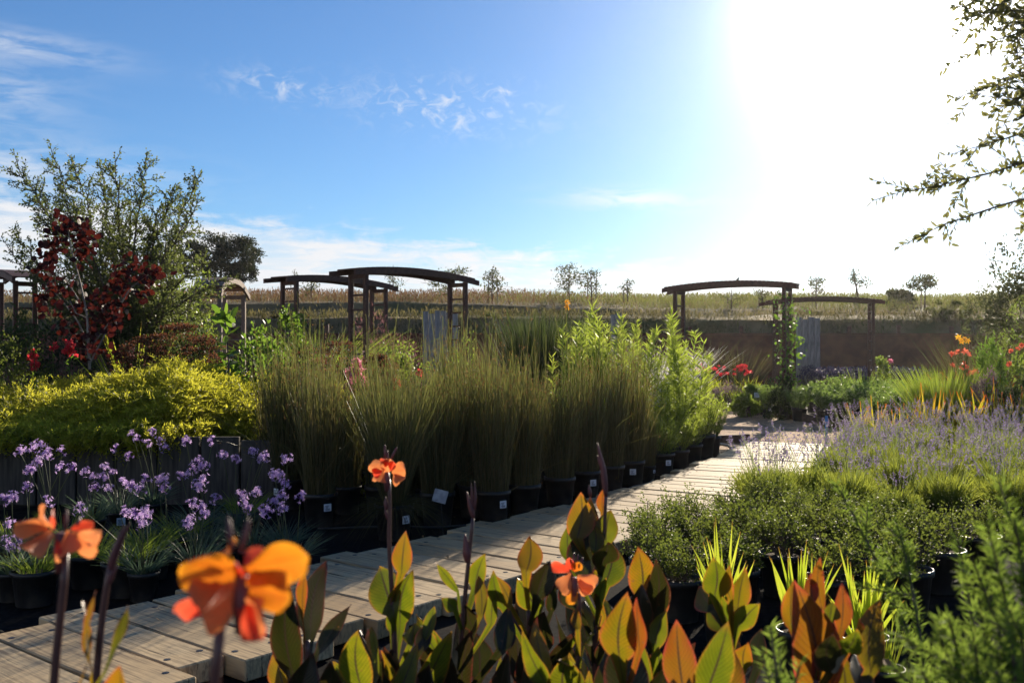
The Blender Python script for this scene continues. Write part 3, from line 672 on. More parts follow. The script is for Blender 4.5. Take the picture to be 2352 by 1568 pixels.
# haze volume added to imitate the lens veil towards the sun
bm = bmesh.new(); bmesh.ops.create_cube(bm, size=1); me = bpy.data.meshes.new('haze'); bm.to_mesh(me); bm.free()
hz = bpy.data.objects.new('haze', me); C.objects.link(hz); hz.scale = (500, 320, 13); hz.location = (0, 90, 5.2)
hm = bpy.data.materials.new('veil_haze'); hm.use_nodes = True; hn = hm.node_tree; hn.nodes.clear()
pv = hn.nodes.new('ShaderNodeVolumePrincipled'); pv.inputs['Color'].default_value = (.96, .93, .90, 1); pv.inputs['Density'].default_value = .00022; pv.inputs['Anisotropy'].default_value = .78
ho = hn.nodes.new('ShaderNodeOutputMaterial'); hn.links.new(pv.outputs[0], ho.inputs['Volume']); me.materials.append(hm); tag(hz, kind='stuff')
# ------------------------------------------------------------------ trees
def branch(mb, tw, p, d, L, r, lvl, cfg, rd):
    n = max(3, int(L / cfg['step'])); pts = [np.array(p, float)]; dirs = []
    d = nz(np.array(d, float))
    for i in range(n):
        d = nz(d + rd.normal(size=3) * cfg['wob'] + np.array([0, 0, cfg['up'][lvl]]) / n)
        pts.append(pts[-1] + d * L / n); dirs.append(d)
    pts = np.array(pts)
    if r > cfg.get('rmin', .0015):
        mb.tube(pts, np.linspace(r, max(r * .35, .0015), len(pts)), (8, 5, 4, 3)[min(lvl, 3)], cap=False)
    if lvl >= cfg['max']:
        tw.append(pts); return
    k = cfg['nc'][lvl]; k = max(1, int(k * (.8 + .4 * rd.random())))
    for i in range(k):
        t = cfg['t0'][lvl] + (1 - cfg['t0'][lvl]) * (i + rd.random() * .9) / k; t = min(t, .98)
        f = t * n; j = int(f); q = pts[j] + (pts[min(j + 1, n)] - pts[j]) * (f - j); dd = dirs[min(j, n - 1)]
        a = rd.normal(size=3); a -= dd * a.dot(dd); a = nz(a)
        an = R(cfg['ang'][lvl] * (.75 + .5 * rd.random()))
        branch(mb, tw, q, dd * math.cos(an) + a * math.sin(an), L * cfg['lr'][lvl] * (1.15 - .55 * t) * (.75 + .5 * rd.random()), r * (1 - .6 * t) * cfg.get('rr', .55), lvl + 1, cfg, rd)
    if lvl > 0: tw.append(pts[int(len(pts) * .5):])
def leaf_twigs(mb, tw, gap, L, W, kind, ang=55, per=1, t0=0.0, m=0, face=None, curl=.15):
    pos, dr = [], []
    for pts in tw:
        sg = np.linalg.norm(np.diff(pts, axis=0), axis=1); s = np.concatenate([[0], np.cumsum(sg)])
        if s[-1] < 1e-4: continue
        n = max(2, int(s[-1] / gap)); x = np.linspace(t0 * s[-1], s[-1], n)
        q = np.stack([np.interp(x, s, pts[:, i]) for i in range(3)], 1)
        T = nz(np.gradient(q, axis=0)) if n > 1 else np.array([[0, 0, 1.]])
        for _ in range(per):
            a = nz(np.cross(T, rng.normal(size=(n, 3)))); an = np.radians(ang * rng.uniform(.5, 1.25, n))[:, None]
            pos.append(q + rng.normal(size=q.shape) * gap * .15); dr.append(T * np.cos(an) + a * np.sin(an))
    pos = np.concatenate(pos); dr = np.concatenate(dr); n = len(pos)
    mb.leaves(pos, dr, L * rng.uniform(.65, 1.25, n), W * rng.uniform(.7, 1.2, n), kind, m=m, face=face, curl=curl)

# the loose oak at the left, limbs fanning out
def oak():
    b = np.array([gx(288, 14.2), 14.2, .3]); t = thing('oak_tree', b, 'loose leafy oak with long twigs spraying upward, taller than the left arbors', 'tree')
    rd = np.random.default_rng(21); mb = MB(); tw = []
    cfg = dict(step=.16, wob=.10, up=(.0, .25, .15, .1), max=3, nc=(0, 13, 6, 0), t0=(0, .16, .15, 0), ang=(0, 44, 48, 40), lr=(0, .33, .36, .4), rr=.5)
    mb.tube([b, b + (.03, 0, .5), b + (.02, .02, 1.0)], [.075, .062, .055], 10)
    limbs = [(30, 372), (62, 420), (115, 352), (165, 362), (262, 352), (338, 350), (410, 420), (470, 455), (464, 395), (20, 540), (10, 575), (75, 480), (230, 400), (300, 430), (430, 520), (370, 470), (480, 600), (520, 640), (440, 660), (150, 460), (60, 610), (480, 690), (400, 720), (340, 560), (250, 520), (430, 600), (330, 660)]
    for k, (px, py) in enumerate(limbs):
        e = P(px, py, 14.2 + rd.normal() * .75); s = b + (rd.normal() * .04, rd.normal() * .04, .35 + .65 * rd.random())
        dv = e - s; Ln = np.linalg.norm(dv); d0 = nz(nz(dv) + np.array([-dv[0] * .05, rd.normal() * .04, .10]))
        n = max(6, int(Ln / .16)); tt = np.linspace(0, 1, n + 1)[:, None]
        mid = s + dv * .5 + np.array([-dv[0] * .10, rd.normal() * .1, .10 * Ln])
        pts = (1 - tt) ** 2 * s + 2 * tt * (1 - tt) * mid + tt ** 2 * e
        pts[1:-1] += rd.normal(size=(n - 1, 3)) * .018
        mb.tube(pts, np.linspace(.026, .004, n + 1), 5, cap=False)
        tw.append(pts[int(n * .45):])
        for i in range(int(Ln * 17)):
            x = .10 + .88 * (i + rd.random()) / (Ln * 17); j = min(int(x * n), n - 1)
            dd = nz(pts[j + 1] - pts[j]); a = rd.normal(size=3); a = nz(a - dd * a.dot(dd)); an = R(rd.uniform(28, 62))
            branch(mb, tw, pts[j], dd * math.cos(an) + a * math.sin(an), (.62 - .38 * x) * rd.uniform(.6, 1.25), .007, 2, cfg, rd)
    mb.build('trunk', M_['bark'], t)
    lb = MB(); leaf_twigs(lb, tw, .019, .044, .025, 'h', per=1); lb.build('crown', M_['oakleaf'], t)
oak()

def dome_leaves(mb, ctr, rx, ry, rz_, n, L, W, kind='d', lump=.22, shell=.55, seed=0, m=0, zmin=-.2, out=.5, up=.3):
    """leaf clumps through the outer volume of an uneven dome"""
    rd = np.random.default_rng(seed); ncl = max(6, n // 60)
    dd = nz(rd.normal(size=(ncl * 2, 3))); dd = dd[dd[:, 2] > zmin][:ncl]; ncl = len(dd)
    ph = rd.random(6) * 6.28
    lm = 1 + lump * (np.sin(dd[:, 0] * 4 + ph[0]) * np.sin(dd[:, 1] * 4 + ph[1]) + np.sin(dd[:, 2] * 5 + dd[:, 0] * 3 + ph[2])) * .6
    cr = (shell + (1 - shell) * rd.random(ncl) ** .6) * lm
    cc = dd * cr[:, None]
    k = rd.integers(0, ncl, n); q = cc[k] + rd.normal(size=(n, 3)) * np.array([.13, .13, .10])
    pos = np.asarray(ctr) + q * np.array([rx, ry, rz_])
    pos[:, 2] = np.maximum(pos[:, 2], .02)
    dr = nz(q) * out + rd.normal(size=(n, 3)) * .6 + np.array([0, 0, up])
    mb.leaves(pos, dr, L * rd.uniform(.6, 1.3, n), W * rd.uniform(.7, 1.2, n), kind, m=m, rnd=np.clip(rd.random(n) * .5 + rd.random(ncl)[k] * .5, 0, 1))
    return pos

def big_oak():
    b = np.array([gx(500, 66), 66, 3.3]); t = thing('dark_oak_tree', b, 'large dark round oak on the hill behind the loose oak', 'tree')
    mb = MB(); mb.tube([b, b + (.2, 0, 1.2), b + (.1, 0, 2.6)], [.35, .28, .2], 9)
    rd = np.random.default_rng(2)
    for k in range(9):
        a = rd.uniform(0, 6.28); mb.tube([b + (.1, 0, 1.0), b + (math.cos(a) * 1.0, math.sin(a) * .8, 2.2 + rd.random()), b + (math.cos(a) * 1.9, math.sin(a) * 1.5, 3.0 + rd.random())], [.14, .09, .03], 5)
    mb.build('trunk', M_['bark'], t)
    lb = MB()
    for (px, py, rx, rz_, n) in ((545, 585, 1.45, 1.35, 5200), (480, 585, 1.5, 1.35, 4200), (430, 600, 1.3, 1.1, 2600), (548, 625, 1.1, .8, 2200), (500, 640, 1.3, .7, 1800), (575, 600, .7, .9, 1400)):
        c = P(px, py, 66 + rd.normal() * .5); dome_leaves(lb, c, rx, rx, rz_, n, .17, .10, 'd', .25, .5, seed=px, zmin=-1, out=.6)
    lb.build('crown', M_['oakdark'], t)
big_oak()

# wine red smoke tree: thin stems, round leaves in bunches
def smoke_tree():
    d = 11.4; b = P(206, 848, d); b[2] = .55
    t = thing('smoke_tree', b, 'slender purple red leaved smoke tree in front of the loose oak', 'tree')
    rd = np.random.default_rng(8); mb = MB()
    stems = [[(206, 848), (203, 790), (200, 720), (185, 650), (162, 565), (155, 520)], [(206, 835), (240, 770), (270, 710), (290, 650), (300, 620)], [(203, 790), (180, 740), (150, 700), (128, 675)],
             [(200, 720), (150, 640), (110, 600)], [(270, 710), (300, 660), (350, 625)], [(206, 800), (230, 770), (250, 740)], [(168, 590), (195, 560), (205, 530)], [(200, 730), (175, 720), (160, 690)]]
    for k, s in enumerate(stems):
        pts = np.array([P(px, py, d + rd.normal() * .06) for px, py in s]); tt = np.linspace(0, len(s) - 1, 14)
        pts = np.stack([np.interp(tt, range(len(s)), pts[:, i]) for i in range(3)], 1)
        mb.tube(pts, np.linspace(.016 if k == 0 else .011, .004, 14), 6)
    mb.build('trunk', M_['palebark'], t)
    lb = MB()
    cl = [(150, 515, 38, 26, 46), (200, 540, 26, 30, 34), (120, 560, 34, 26, 40), (190, 580, 26, 30, 34), (110, 610, 30, 22, 30), (140, 660, 40, 26, 40), (110, 690, 26, 30, 26), (290, 620, 36, 30, 46), (345, 630, 34, 26, 40), (270, 660, 30, 26, 34), (320, 665, 34, 22, 30), (235, 720, 36, 30, 40), (190, 700, 30, 26, 26), (265, 745, 26, 26, 22), (170, 780, 36, 36, 30), (200, 790, 30, 36, 26), (225, 810, 26, 24, 16), (275, 700, 22, 26, 18), (150, 740, 30, 24, 20), (100, 590, 16, 26, 14), (180, 520, 30, 20, 26), (255, 690, 40, 26, 24), (210, 750, 30, 30, 24), (225, 680, 24, 20, 12)]
    for px, py, a, b_, n in cl:
        n = int(n * .92)
        q = np.array([P(px + rd.normal() * a * .5, py + rd.normal() * b_ * .5, d + rd.normal() * .14) for _ in range(n)])
        dr = rd.normal(size=(n, 3)) * .6 + np.array([0, -.1, -.25])
        lb.leaves(q, dr, .088 * rd.uniform(.6, 1.15, n), .066, 'r', curl=.2, face=np.tile([[.2, -1, .2]], (n, 1)) + rd.normal(size=(n, 3)) * .5)
    lb.build('crown', M_['smoke'], t)
    fb = MB()
    for px, py in ((265, 615), (120, 640), (250, 605)):
        n = 60; q = np.array([P(px + rd.normal() * 8, py + rd.normal() * 12, d + rd.normal() * .05) for _ in range(n)])
        fb.blades(q, rd.normal(size=(n, 3)), .03, .0022, seg=1)
    fb.build('sprays', M_['brownweed'], t)
smoke_tree()

# staked saplings along the ridge
def sapling(px, top, base, hw, d, label, seed, clumps, n=260, stakes=1, trunk_lean=0, leaf=.10):
    b = P(px, base, d); z0 = float(hill_z(b[0], d)[0]) if d > 30 else b[2]; b[2] = min(b[2], z0 + .05) if d > 30 else b[2]; b[2] = z0 - .02
    tp = P(px + trunk_lean, top, d); t = thing('young_tree', b, label, 'young tree', 'staked young trees on the ridge')
    rd = np.random.default_rng(seed); mb = MB(); h = tp[2] - b[2]
    tr = np.array([b, b + (tp - b) * .35 + (rd.normal() * .02, 0, 0), b + (tp - b) * .7 + (rd.normal() * .04, 0, 0), tp]); mb.tube(tr, [.035, .03, .02, .006], 6)
    lb = MB(); k0 = d / F
    for (dx, y, a, c, nn) in clumps:
        ctr = P(px + dx, y, d); j = np.interp(ctr[2] - .25, tr[:, 2], range(4)); st = np.array([np.interp(j, range(4), tr[:, i]) for i in range(3)])
        mb.tube([st, (st + ctr) / 2 + (0, 0, .05), ctr], [.014, .01, .004], 4)
        for q in range(5):
            e = ctr + rd.normal(size=3) * np.array([a * k0, a * k0, c * k0]) * .8; mb.tube([(st * .3 + ctr * .7), e], [.006, .003], 3)
        m = int(nn); pos = ctr + rd.normal(size=(m, 3)) * np.array([a * k0, a * k0, c * k0]) * .52
        lb.leaves(pos, rd.normal(size=(m, 3)) + np.array([0, 0, .2]), leaf * rd.uniform(.6, 1.3, m), leaf * .55, 'd')
    mb.build('trunk', M_['bark'], t); lb.build('crown', M_['sapling'], t)
    for s in range(stakes):
        sm = MB(); x = b[0] + (-.16 if s == 0 else .18); hs = h * (.55 if stakes == 1 else .7)
        sm.tube([(x, d - .03, b[2]), (x + .02, d - .03, b[2] + hs)], .022, 6); sm.build('stake', M_['stake'], t)
S = sapling
S(676, 618, 690, 12, 44, 'thin wispy young tree left of the second arbor roof, tallest twig above it', 31, [(0, 650, 10, 14, 50), (2, 632, 6, 10, 26)], stakes=1)
S(714, 640, 700, 20, 40, 'young tree with a pale stem under the second arbor roof', 32, [(-4, 660, 18, 14, 90), (8, 652, 12, 9, 50), (-8, 672, 10, 8, 30)], stakes=1)
S(903, 608, 690, 26, 44, 'sparse young tree seen through the tallest arbor, its twig poking over the beam', 33, [(0, 640, 20, 12, 90), (12, 655, 16, 9, 50), (-10, 632, 12, 9, 40)], stakes=1)
S(1032, 616, 700, 45, 40, 'broad young tree behind the right posts of the tallest arbor', 34, [(-20, 640, 26, 16, 150), (6, 626, 26, 10, 110), (30, 622, 20, 9, 60), (-36, 650, 18, 12, 70), (-8, 668, 24, 14, 120), (-48, 640, 10, 8, 26)], stakes=0, leaf=.11)
S(1131, 614, 712, 28, 38, 'upright young tree with stakes right of the tallest arbor', 35, [(-6, 634, 18, 14, 130), (10, 648, 20, 14, 140), (-8, 660, 18, 14, 120), (2, 624, 10, 8, 50), (20, 664, 10, 8, 30)], stakes=2)
S(1308, 606, 696, 26, 40, 'left and denser of two neighbouring young trees in the middle of the ridge', 36, [(-14, 622, 20, 14, 140), (-8, 645, 24, 14, 170), (10, 636, 14, 14, 90), (-10, 662, 18, 10, 90), (4, 612, 14, 7, 40)], stakes=0)
S(1358, 613, 694, 26, 40, 'right one of two neighbouring young trees on the mid ridge, with two stakes', 37, [(-12, 632, 18, 14, 100), (8, 630, 12, 14, 90), (-4, 655, 20, 12, 120), (12, 660, 10, 12, 50), (-24, 645, 12, 10, 50)], stakes=2)
S(1440, 642, 706, 14, 40, 'small young tree standing alone between the paired trees and the reddish arbor', 38, [(6, 650, 11, 8, 60), (-8, 660, 9, 7, 40), (2, 668, 11, 8, 50)], stakes=1)
S(1680, 662, 728, 34, 37, 'feathery wide young tree seen under the reddish arbor beam', 39, [(-14, 680, 26, 9, 70), (14, 682, 24, 10, 70), (0, 700, 20, 10, 40)], stakes=1, leaf=.07)
S(1752, 658, 716, 14, 38, 'small young tree just left of the vine covered arbor posts', 40, [(-6, 672, 12, 8, 60), (8, 676, 10, 8, 50), (-4, 686, 10, 6, 30)], stakes=1)
S(1875, 634, 722, 18, 38, 'young tree with upright crown rising behind the farther arbor beam', 41, [(-6, 648, 14, 11, 90), (8, 644, 12, 10, 80), (0, 664, 15, 9, 70), (14, 668, 8, 6, 24)], stakes=1)
S(1974, 612, 700, 30, 40, 'leaning young tree with two bare stems above the farther arbor', 42, [(-12, 630, 12, 14, 90), (-4, 648, 16, 10, 90), (20, 652, 12, 8, 36), (-16, 640, 9, 9, 40), (14, 640, 10, 8, 22)], stakes=1, trunk_lean=-14)
S(2124, 632, 718, 36, 38, 'umbrella shaped young tree with a bare trunk at the right of the ridge', 43, [(-16, 645, 18, 9, 150), (8, 640, 20, 9, 170), (-34, 656, 14, 6, 80), (12, 654, 16, 8, 120), (-10, 660, 20, 7, 110)], stakes=1, leaf=.12)

# ------------------------------------------------------------------ shrubs (one generator, many plants)
def shrub(name, px, py_top, d, wpx, label, cat, mat, n=2600, L=.05, W=.022, kind='d', z0=0.0, hfrac=1.0, ry=None, seed=0, lump=.22, out=.5, up=.35, group=None, stems=14, barkm='bark', wide=1.0):
    tp = P(px, py_top, d); h = tp[2] - z0; rx = wpx / 2 / F * d; ry = ry or rx * .8
    b = np.array([tp[0], d, z0]); t = thing(name, b, label, cat, group); rd = np.random.default_rng(seed + 100)
    mb = MB()
    for k in range(stems):
        a = rd.uniform(0, 6.28); f = rd.uniform(.3, .8); e = b + np.array([math.cos(a) * rx * f, math.sin(a) * ry * f, h * rd.uniform(.55, .85)])
        mb.tube([b + rd.normal(size=3) * np.array([.04, .04, 0]), b * .6 + e * .4 + (0, 0, .12 * h), e], [.009, .007, .003], 4)
    if stems: mb.build('stems', M_[barkm], t)
    lb = MB(); dome_leaves(lb, b + (0, 0, h * .42), rx * .9, ry * .9, h * .58, n, L, W, kind, lump, .5, seed, zmin=-.75, out=out, up=up)
    lb.build('foliage', M_[mat], t); return t, b, rx, ry, h
SH = shrub
# left bed
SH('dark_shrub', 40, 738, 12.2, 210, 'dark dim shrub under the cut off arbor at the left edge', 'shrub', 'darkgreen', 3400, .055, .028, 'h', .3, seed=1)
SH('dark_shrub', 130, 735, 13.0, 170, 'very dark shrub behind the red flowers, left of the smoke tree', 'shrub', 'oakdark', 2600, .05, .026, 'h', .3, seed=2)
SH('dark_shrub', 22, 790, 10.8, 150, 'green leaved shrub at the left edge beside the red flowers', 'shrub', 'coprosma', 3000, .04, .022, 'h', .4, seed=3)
SH('dark_shrub', 330, 690, 14.0, 280, 'leafy shade shrub filling the foot of the loose oak', 'shrub', 'oakleaf', 3800, .05, .026, 'h', .3, seed=4)
SH('oak_thicket', 430, 612, 15.0, 170, 'bushy sunlit oak thicket next to the small pale arbor', 'shrub', 'shrubgreen', 5200, .05, .028, 'h', .2, seed=5, lump=.3)
SH('broadleaf_shrub', 575, 765, 11.8, 170, 'bright green shrub with shiny leaves behind the golden shrub', 'shrub', 'brightgreen', 2600, .06, .036, 'h', .3, seed=6, up=.6)
SH('broadleaf_shrub', 625, 790, 11.0, 90, 'bright green leafy shoots at the left end of the rushes', 'shrub', 'brightgreen', 900, .065, .04, 'h', .2, seed=7, up=.7)
SH('grey_shrub', 1050, 785, 12.6, 130, 'grey green leafy shrub between the tall rushes and tallest arbor', 'shrub', 'shrubgreen', 2200, .045, .016, 'd', .0, seed=8, up=1.2)
SH('leafy_shrub', 930, 785, 14.5, 150, 'low leafy green shrub at the feet of the tallest arbor', 'shrub', 'shrubgreen', 2400, .05, .03, 'h', .0, seed=9)
SH('rosy_shrub', 880, 738, 17.5, 190, 'wispy rosy pink shrub seen through the arbor ladders', 'shrub', 'pinkgrass', 2200, .09, .008, 'd', .0, seed=10, out=.9, up=.9)
SH('rosy_shrub', 780, 790, 15.5, 150, 'dull purple shrub under the second arbor', 'shrub', 'mauve', 2000, .05, .02, 'd', .0, seed=11)
SH('rosy_shrub', 300, 775, 12.6, 80, 'small dusty pink shrub beside the smoke tree stem', 'shrub', 'pinkgrass', 900, .05, .012, 'd', .4, seed=12)
SH('arbor_vine', 665, 712, 18.0, 66, 'green vine climbing the left posts of the second arbor', 'vine', 'brightgreen', 1700, .07, .045, 'h', .4, seed=13, ry=.3)
SH('arbor_vine', 694, 745, 17.6, 40, 'small sunlit vine shoot beside the arbor ladder', 'vine', 'brightgreen', 420, .07, .045, 'h', .5, seed=14, ry=.2)
# sedum like shrubs with rust brown flower heads
def headed(px, py, d, w, label, seed, z0=0.0, nh=60, mat='sedum'):
    t, b, rx, ry, h = SH('flat_headed_shrub', px, py + 6, d, w, label, 'shrub', 'darkgreen', 1900, .05, .018, 'h', z0, seed=seed, up=.8, group='shrubs with rust brown flower heads')
    rd = np.random.default_rng(seed); fb = MB()
    for k in range(nh):
        a, f = rd.uniform(0, 6.28), rd.random() ** .5
        c = b + np.array([math.cos(a) * rx * f, math.sin(a) * ry * f, h * (1.0 - .42 * f * f) + rd.normal() * .02]); n = 46
        q = c + rd.normal(size=(n, 3)) * np.array([.05, .05, .012]); fb.leaves(q, rd.normal(size=(n, 3)) * .5 + np.array([0, 0, .6]), .026, .018, 'd')
    fb.build('flower_heads', M_[mat], t)
headed(410, 738, 12.4, 170, 'rust brown flower headed shrub under the leafy oak', 15, .4, 70)
headed(330, 772, 11.9, 160, 'lower rust brown flower headed shrub above the golden shrub', 16, .4, 56)
headed(470, 770, 11.6, 110, 'rust brown flower headed shrub beside the small pale arbor', 17, .4, 40)
headed(780, 778, 12.8, 150, 'rust brown flower headed shrub behind the rushes, under the second arbor', 18, 0, 56)
headed(870, 810, 11.9, 120, 'rust brown flower headed shrub in front of the tallest arbor', 19, 0, 40)
headed(700, 800, 12.0, 120, 'rust brown flower headed shrub at the left end of the rushes', 20, 0, 40)

# far right plantings
SH('hill_shrub', 2070, 664, 40, 70, 'dark bushy clump on the ridge beside the umbrella shaped tree', 'shrub', 'sapling', 1500, .13, .08, 'd', 3.0, seed=21)
SH('tall_shrub', 2325, 588, 22, 150, 'tall dark shrub cut by the right edge below the overhanging branches', 'shrub', 'sapling', 5200, .085, .05, 'h', .3, seed=22, lump=.34)
SH('tall_shrub', 2260, 655, 23, 120, 'airy dark shrub left of the tall shrub at the right edge', 'shrub', 'sapling', 2600, .07, .035, 'h', .4, seed=23, lump=.4)
SH('tall_shrub', 2335, 700, 17.5, 110, 'light green shrub below the tall shrub at the right edge', 'shrub', 'shrubgreen', 2600, .06, .02, 'h', .2, seed=24)
SH('bank_shrub', 2180, 690, 30.8, 90, 'low brownish shrub on top of the bank at the right', 'shrub', 'greenweed', 1200, .12, .05, 'd', 2.0, seed=25)
SH('leafy_bush', 2277, 786, 15.8, 82, 'rounded mid green bush beside the red daylilies', 'bush', 'brightgreen', 3000, .07, .02, 'h', .0, seed=26, up=.8)
SH('rose_bush', 2336, 800, 14.6, 80, 'leafy rose bush with coral blooms at the right edge', 'bush', 'shrubgreen', 1800, .055, .034, 'h', .0, seed=27)
SH('brown_bush', 2268, 840, 14.4, 70, 'small brown tinged bush below the mid green bush', 'bush', 'mauve', 1000, .045, .02, 'h', .0, seed=28)
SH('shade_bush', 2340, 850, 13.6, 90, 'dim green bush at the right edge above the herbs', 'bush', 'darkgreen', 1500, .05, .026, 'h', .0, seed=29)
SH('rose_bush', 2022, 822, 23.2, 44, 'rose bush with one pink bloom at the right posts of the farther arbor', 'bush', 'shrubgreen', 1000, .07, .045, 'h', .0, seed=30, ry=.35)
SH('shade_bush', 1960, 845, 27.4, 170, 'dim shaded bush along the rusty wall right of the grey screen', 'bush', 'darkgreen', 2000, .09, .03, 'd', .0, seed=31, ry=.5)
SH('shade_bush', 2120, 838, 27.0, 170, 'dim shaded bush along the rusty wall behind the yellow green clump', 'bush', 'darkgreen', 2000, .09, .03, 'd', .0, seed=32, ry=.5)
SH('green_bank_bush', 1345, 722, 22.0, 60, 'mid green bush behind the tall green stems', 'bush', 'shrubgreen', 1400, .08, .012, 'd', .0, seed=33, up=1.0)
SH('green_bank_bush', 1440, 735, 21.0, 100, 'dull green bush behind the white plume grass', 'bush', 'darkgreen', 1600, .08, .012, 'd', .0, seed=34, up=1.0)
SH('mat_plant', 1668, 884, 22.0, 110, 'low mauve leaved mat behind the far edging board', 'ground cover', 'mauve', 2600, .04, .02, 'd', .0, seed=35, up=.4, ry=.6)
SH('spreading_shrub', 1745, 880, 20.4, 90, 'dark green spreading shrub at the foot of the vine covered posts', 'shrub', 'shrubgreen', 3000, .06, .034, 'h', .0, seed=36, lump=.32)
SH('spreading_shrub', 1712, 905, 19.6, 74, 'low trailing shrub leaning over the gravel path', 'shrub', 'shrubgreen', 1500, .06, .034, 'h', .0, seed=37, lump=.35)
SH('spreading_shrub', 1795, 860, 19.0, 70, 'leafy growth wrapping the base of the vine covered posts', 'shrub', 'darkgreen', 1700, .06, .034, 'h', .0, seed=38)
for i_, (px_, ty_, w_) in enumerate([(1480, 738, 60), (1640, 742, 50), (1935, 738, 70), (2060, 740, 60), (1120, 722, 60), (640, 718, 50)]):
    SH('bank_shrub', px_, ty_, 30.6, w_, ['scrubby weed bush on the bank above the white plumes', 'scrubby weed bush on the bank under the reddish arbor', 'scrubby weed bush on the bank right of the grey screen', 'scrubby weed bush on the bank behind the pink rose', 'scrubby weed bush on the bank right of the wide grey screen', 'scrubby weed bush on the bank behind the second arbor'][i_], 'shrub', 'dimgrass' if i_ % 2 else 'greenweed', 700, .11, .03, 'd', 1.7, seed=60 + i_, up=.7, stems=5)
# vine up the reddish arbor's right posts
def post_vine():
    rd = np.random.default_rng(5); b = P(1808, 900, 19.2); b[2] = 0; t = thing('arbor_vine', b, 'climbing vine with pale leaves on the right posts of the reddish arbor', 'vine')
    mb, lb = MB(), MB()
    for k in range(4):
        px = 1796 + k * 9; pts = np.array([P(px + 7 * math.sin(i * .9 + k), 885 - i * (200 - 30 * (k % 2)) / 11, 19.1 + .1 * math.cos(i * .9 + k)) for i in range(12)])
        mb.tube(pts, .006, 4)
        for i in range(12):
            n = rd.integers(6, 15); lb.leaves(pts[i] + rd.normal(size=(n, 3)) * np.array([.085, .08, .08]), rd.normal(size=(n, 3)), .075 * rd.uniform(.6, 1.2, n), .05, 'h')
    mb.build('stems', M_['bark'], t); lb.build('foliage', M_['brightgreen'], t)
post_vine()

# ------------------------------------------------------------------ clumps of blades and grasses
def tuft(name, px, py_top, d, wpx, label, cat, mat, n=300, W=.012, z0=0.0, lean=.5, droop=.25, seed=0, ry=None, group=None, seg=4, hv=.3, taper=1.0):
    tp = P(px, py_top, d); h = tp[2] - z0; rx = wpx / 2 / F * d; ry = ry or rx; rd = np.random.default_rng(seed + 300)
    b0 = np.array([tp[0], d, z0]); mb = MB()
    a = rd.uniform(0, 6.28, n); f = rd.random(n) ** .5; o = np.stack([np.cos(a) * f * rx, np.sin(a) * f * ry, np.zeros(n)], 1)
    base = b0 + o * .55; dr = np.stack([o[:, 0] / max(rx, .01) * lean, o[:, 1] / max(ry, .01) * lean, np.ones(n)], 1) + rd.normal(size=(n, 3)) * .12
    Lh = h * rd.uniform(1 - hv, 1.05, n) / nz(dr)[:, 2]
    bend = nz(o + rd.normal(size=(n, 3)) * .1 * rx + 1e-6) * (Lh * droop * .6)[:, None]; bend[:, 2] = -Lh * droop * .35
    mb.blades(base, dr, Lh, W * rd.uniform(.7, 1.3, n), seg, bend, taper)
    o_ = mb.build(name, M_[mat], origin=b0); return tag(o_, label, cat, group), b0, rx, ry, h
T_ = tuft
T_('grass_clump', 728, 716, 17.0, 80, 'bright green arching grass clump right of the arbor vine', 'grass clump', 'grassy', 700, .014, lean=.55, droop=.5, seed=1, z0=.2)
T_('grass_clump', 1245, 712, 18.5, 130, 'dark blue green clump of upright reeds left of the tall green stems', 'grass clump', 'darkgreen', 1500, .02, lean=.22, droop=.08, seed=2)
T_('grass_clump', 1150, 740, 19.5, 90, 'dim soft grass clump behind the rush tops', 'grass clump', 'dimgrass', 600, .016, lean=.4, droop=.4, seed=3)
T_('grass_clump', 1700, 775, 26.0, 110, 'tall dim reed clump with feathery heads before the rusty wall', 'grass clump', 'dimgrass', 200, .016, lean=.4, droop=.4, seed=4)
T_('grass_clump', 1620, 750, 26.4, 90, 'dim reed clump under the reddish arbor', 'grass clump', 'dimgrass', 160, .016, lean=.4, droop=.4, seed=5)
T_('grass_clump', 2165, 830, 15.2, 118, 'broad yellow green grassy clump below the red daylilies', 'grass clump', 'grassy', 1100, .013, lean=.30, droop=.22, seed=6)
T_('grass_clump', 2245, 745, 17.0, 120, 'tall fine green grass clump behind the amber lilies', 'grass clump', 'dimgrass', 600, .010, lean=.32, droop=.25, seed=7)
T_('grass_clump', 1978, 838, 21.0, 26, 'small clump of pale upright blades beside the pink rose', 'grass clump', 'grassy', 60, .02, lean=.4, droop=.2, seed=8)
T_('iris_clump', 305, 738, 12.9, 84, 'pale upright iris blades behind the smoke tree', 'iris', 'strap', 46, .034, lean=.5, droop=.12, seed=9, z0=.5)
t_, b0, rx, ry, h = T_('plume_grass', 1490, 766, 14.6, 110, 'white plumed grass glowing behind the tall green stems', 'plume grass', 'whiteplume', 900, .012, lean=.30, droop=.4, seed=10)
# red hot poker
b = P(1303, 697, 19.5); t = thing('torch_lily', (b[0], 19.5, 0), 'single orange torch flower on a tall stem above the dark reeds', 'flower')
mb = MB(); mb.tube([(b[0] + .02, 19.5, 0), (b[0], 19.5, b[2] - .08)], .012, 5); mb.build('stem', M_['lavstem'], t)
mb = MB(); n = 90; q = b + np.stack([rng.normal(size=n) * .02, rng.normal(size=n) * .02, rng.uniform(-.1, .09, n)], 1); mb.leaves(q, np.stack([rng.normal(size=n) * .7, rng.normal(size=n) * .7, -np.ones(n) * .8], 1), .05, .018, 'd'); mb.build('flower_head', M_['orangelily'], t)

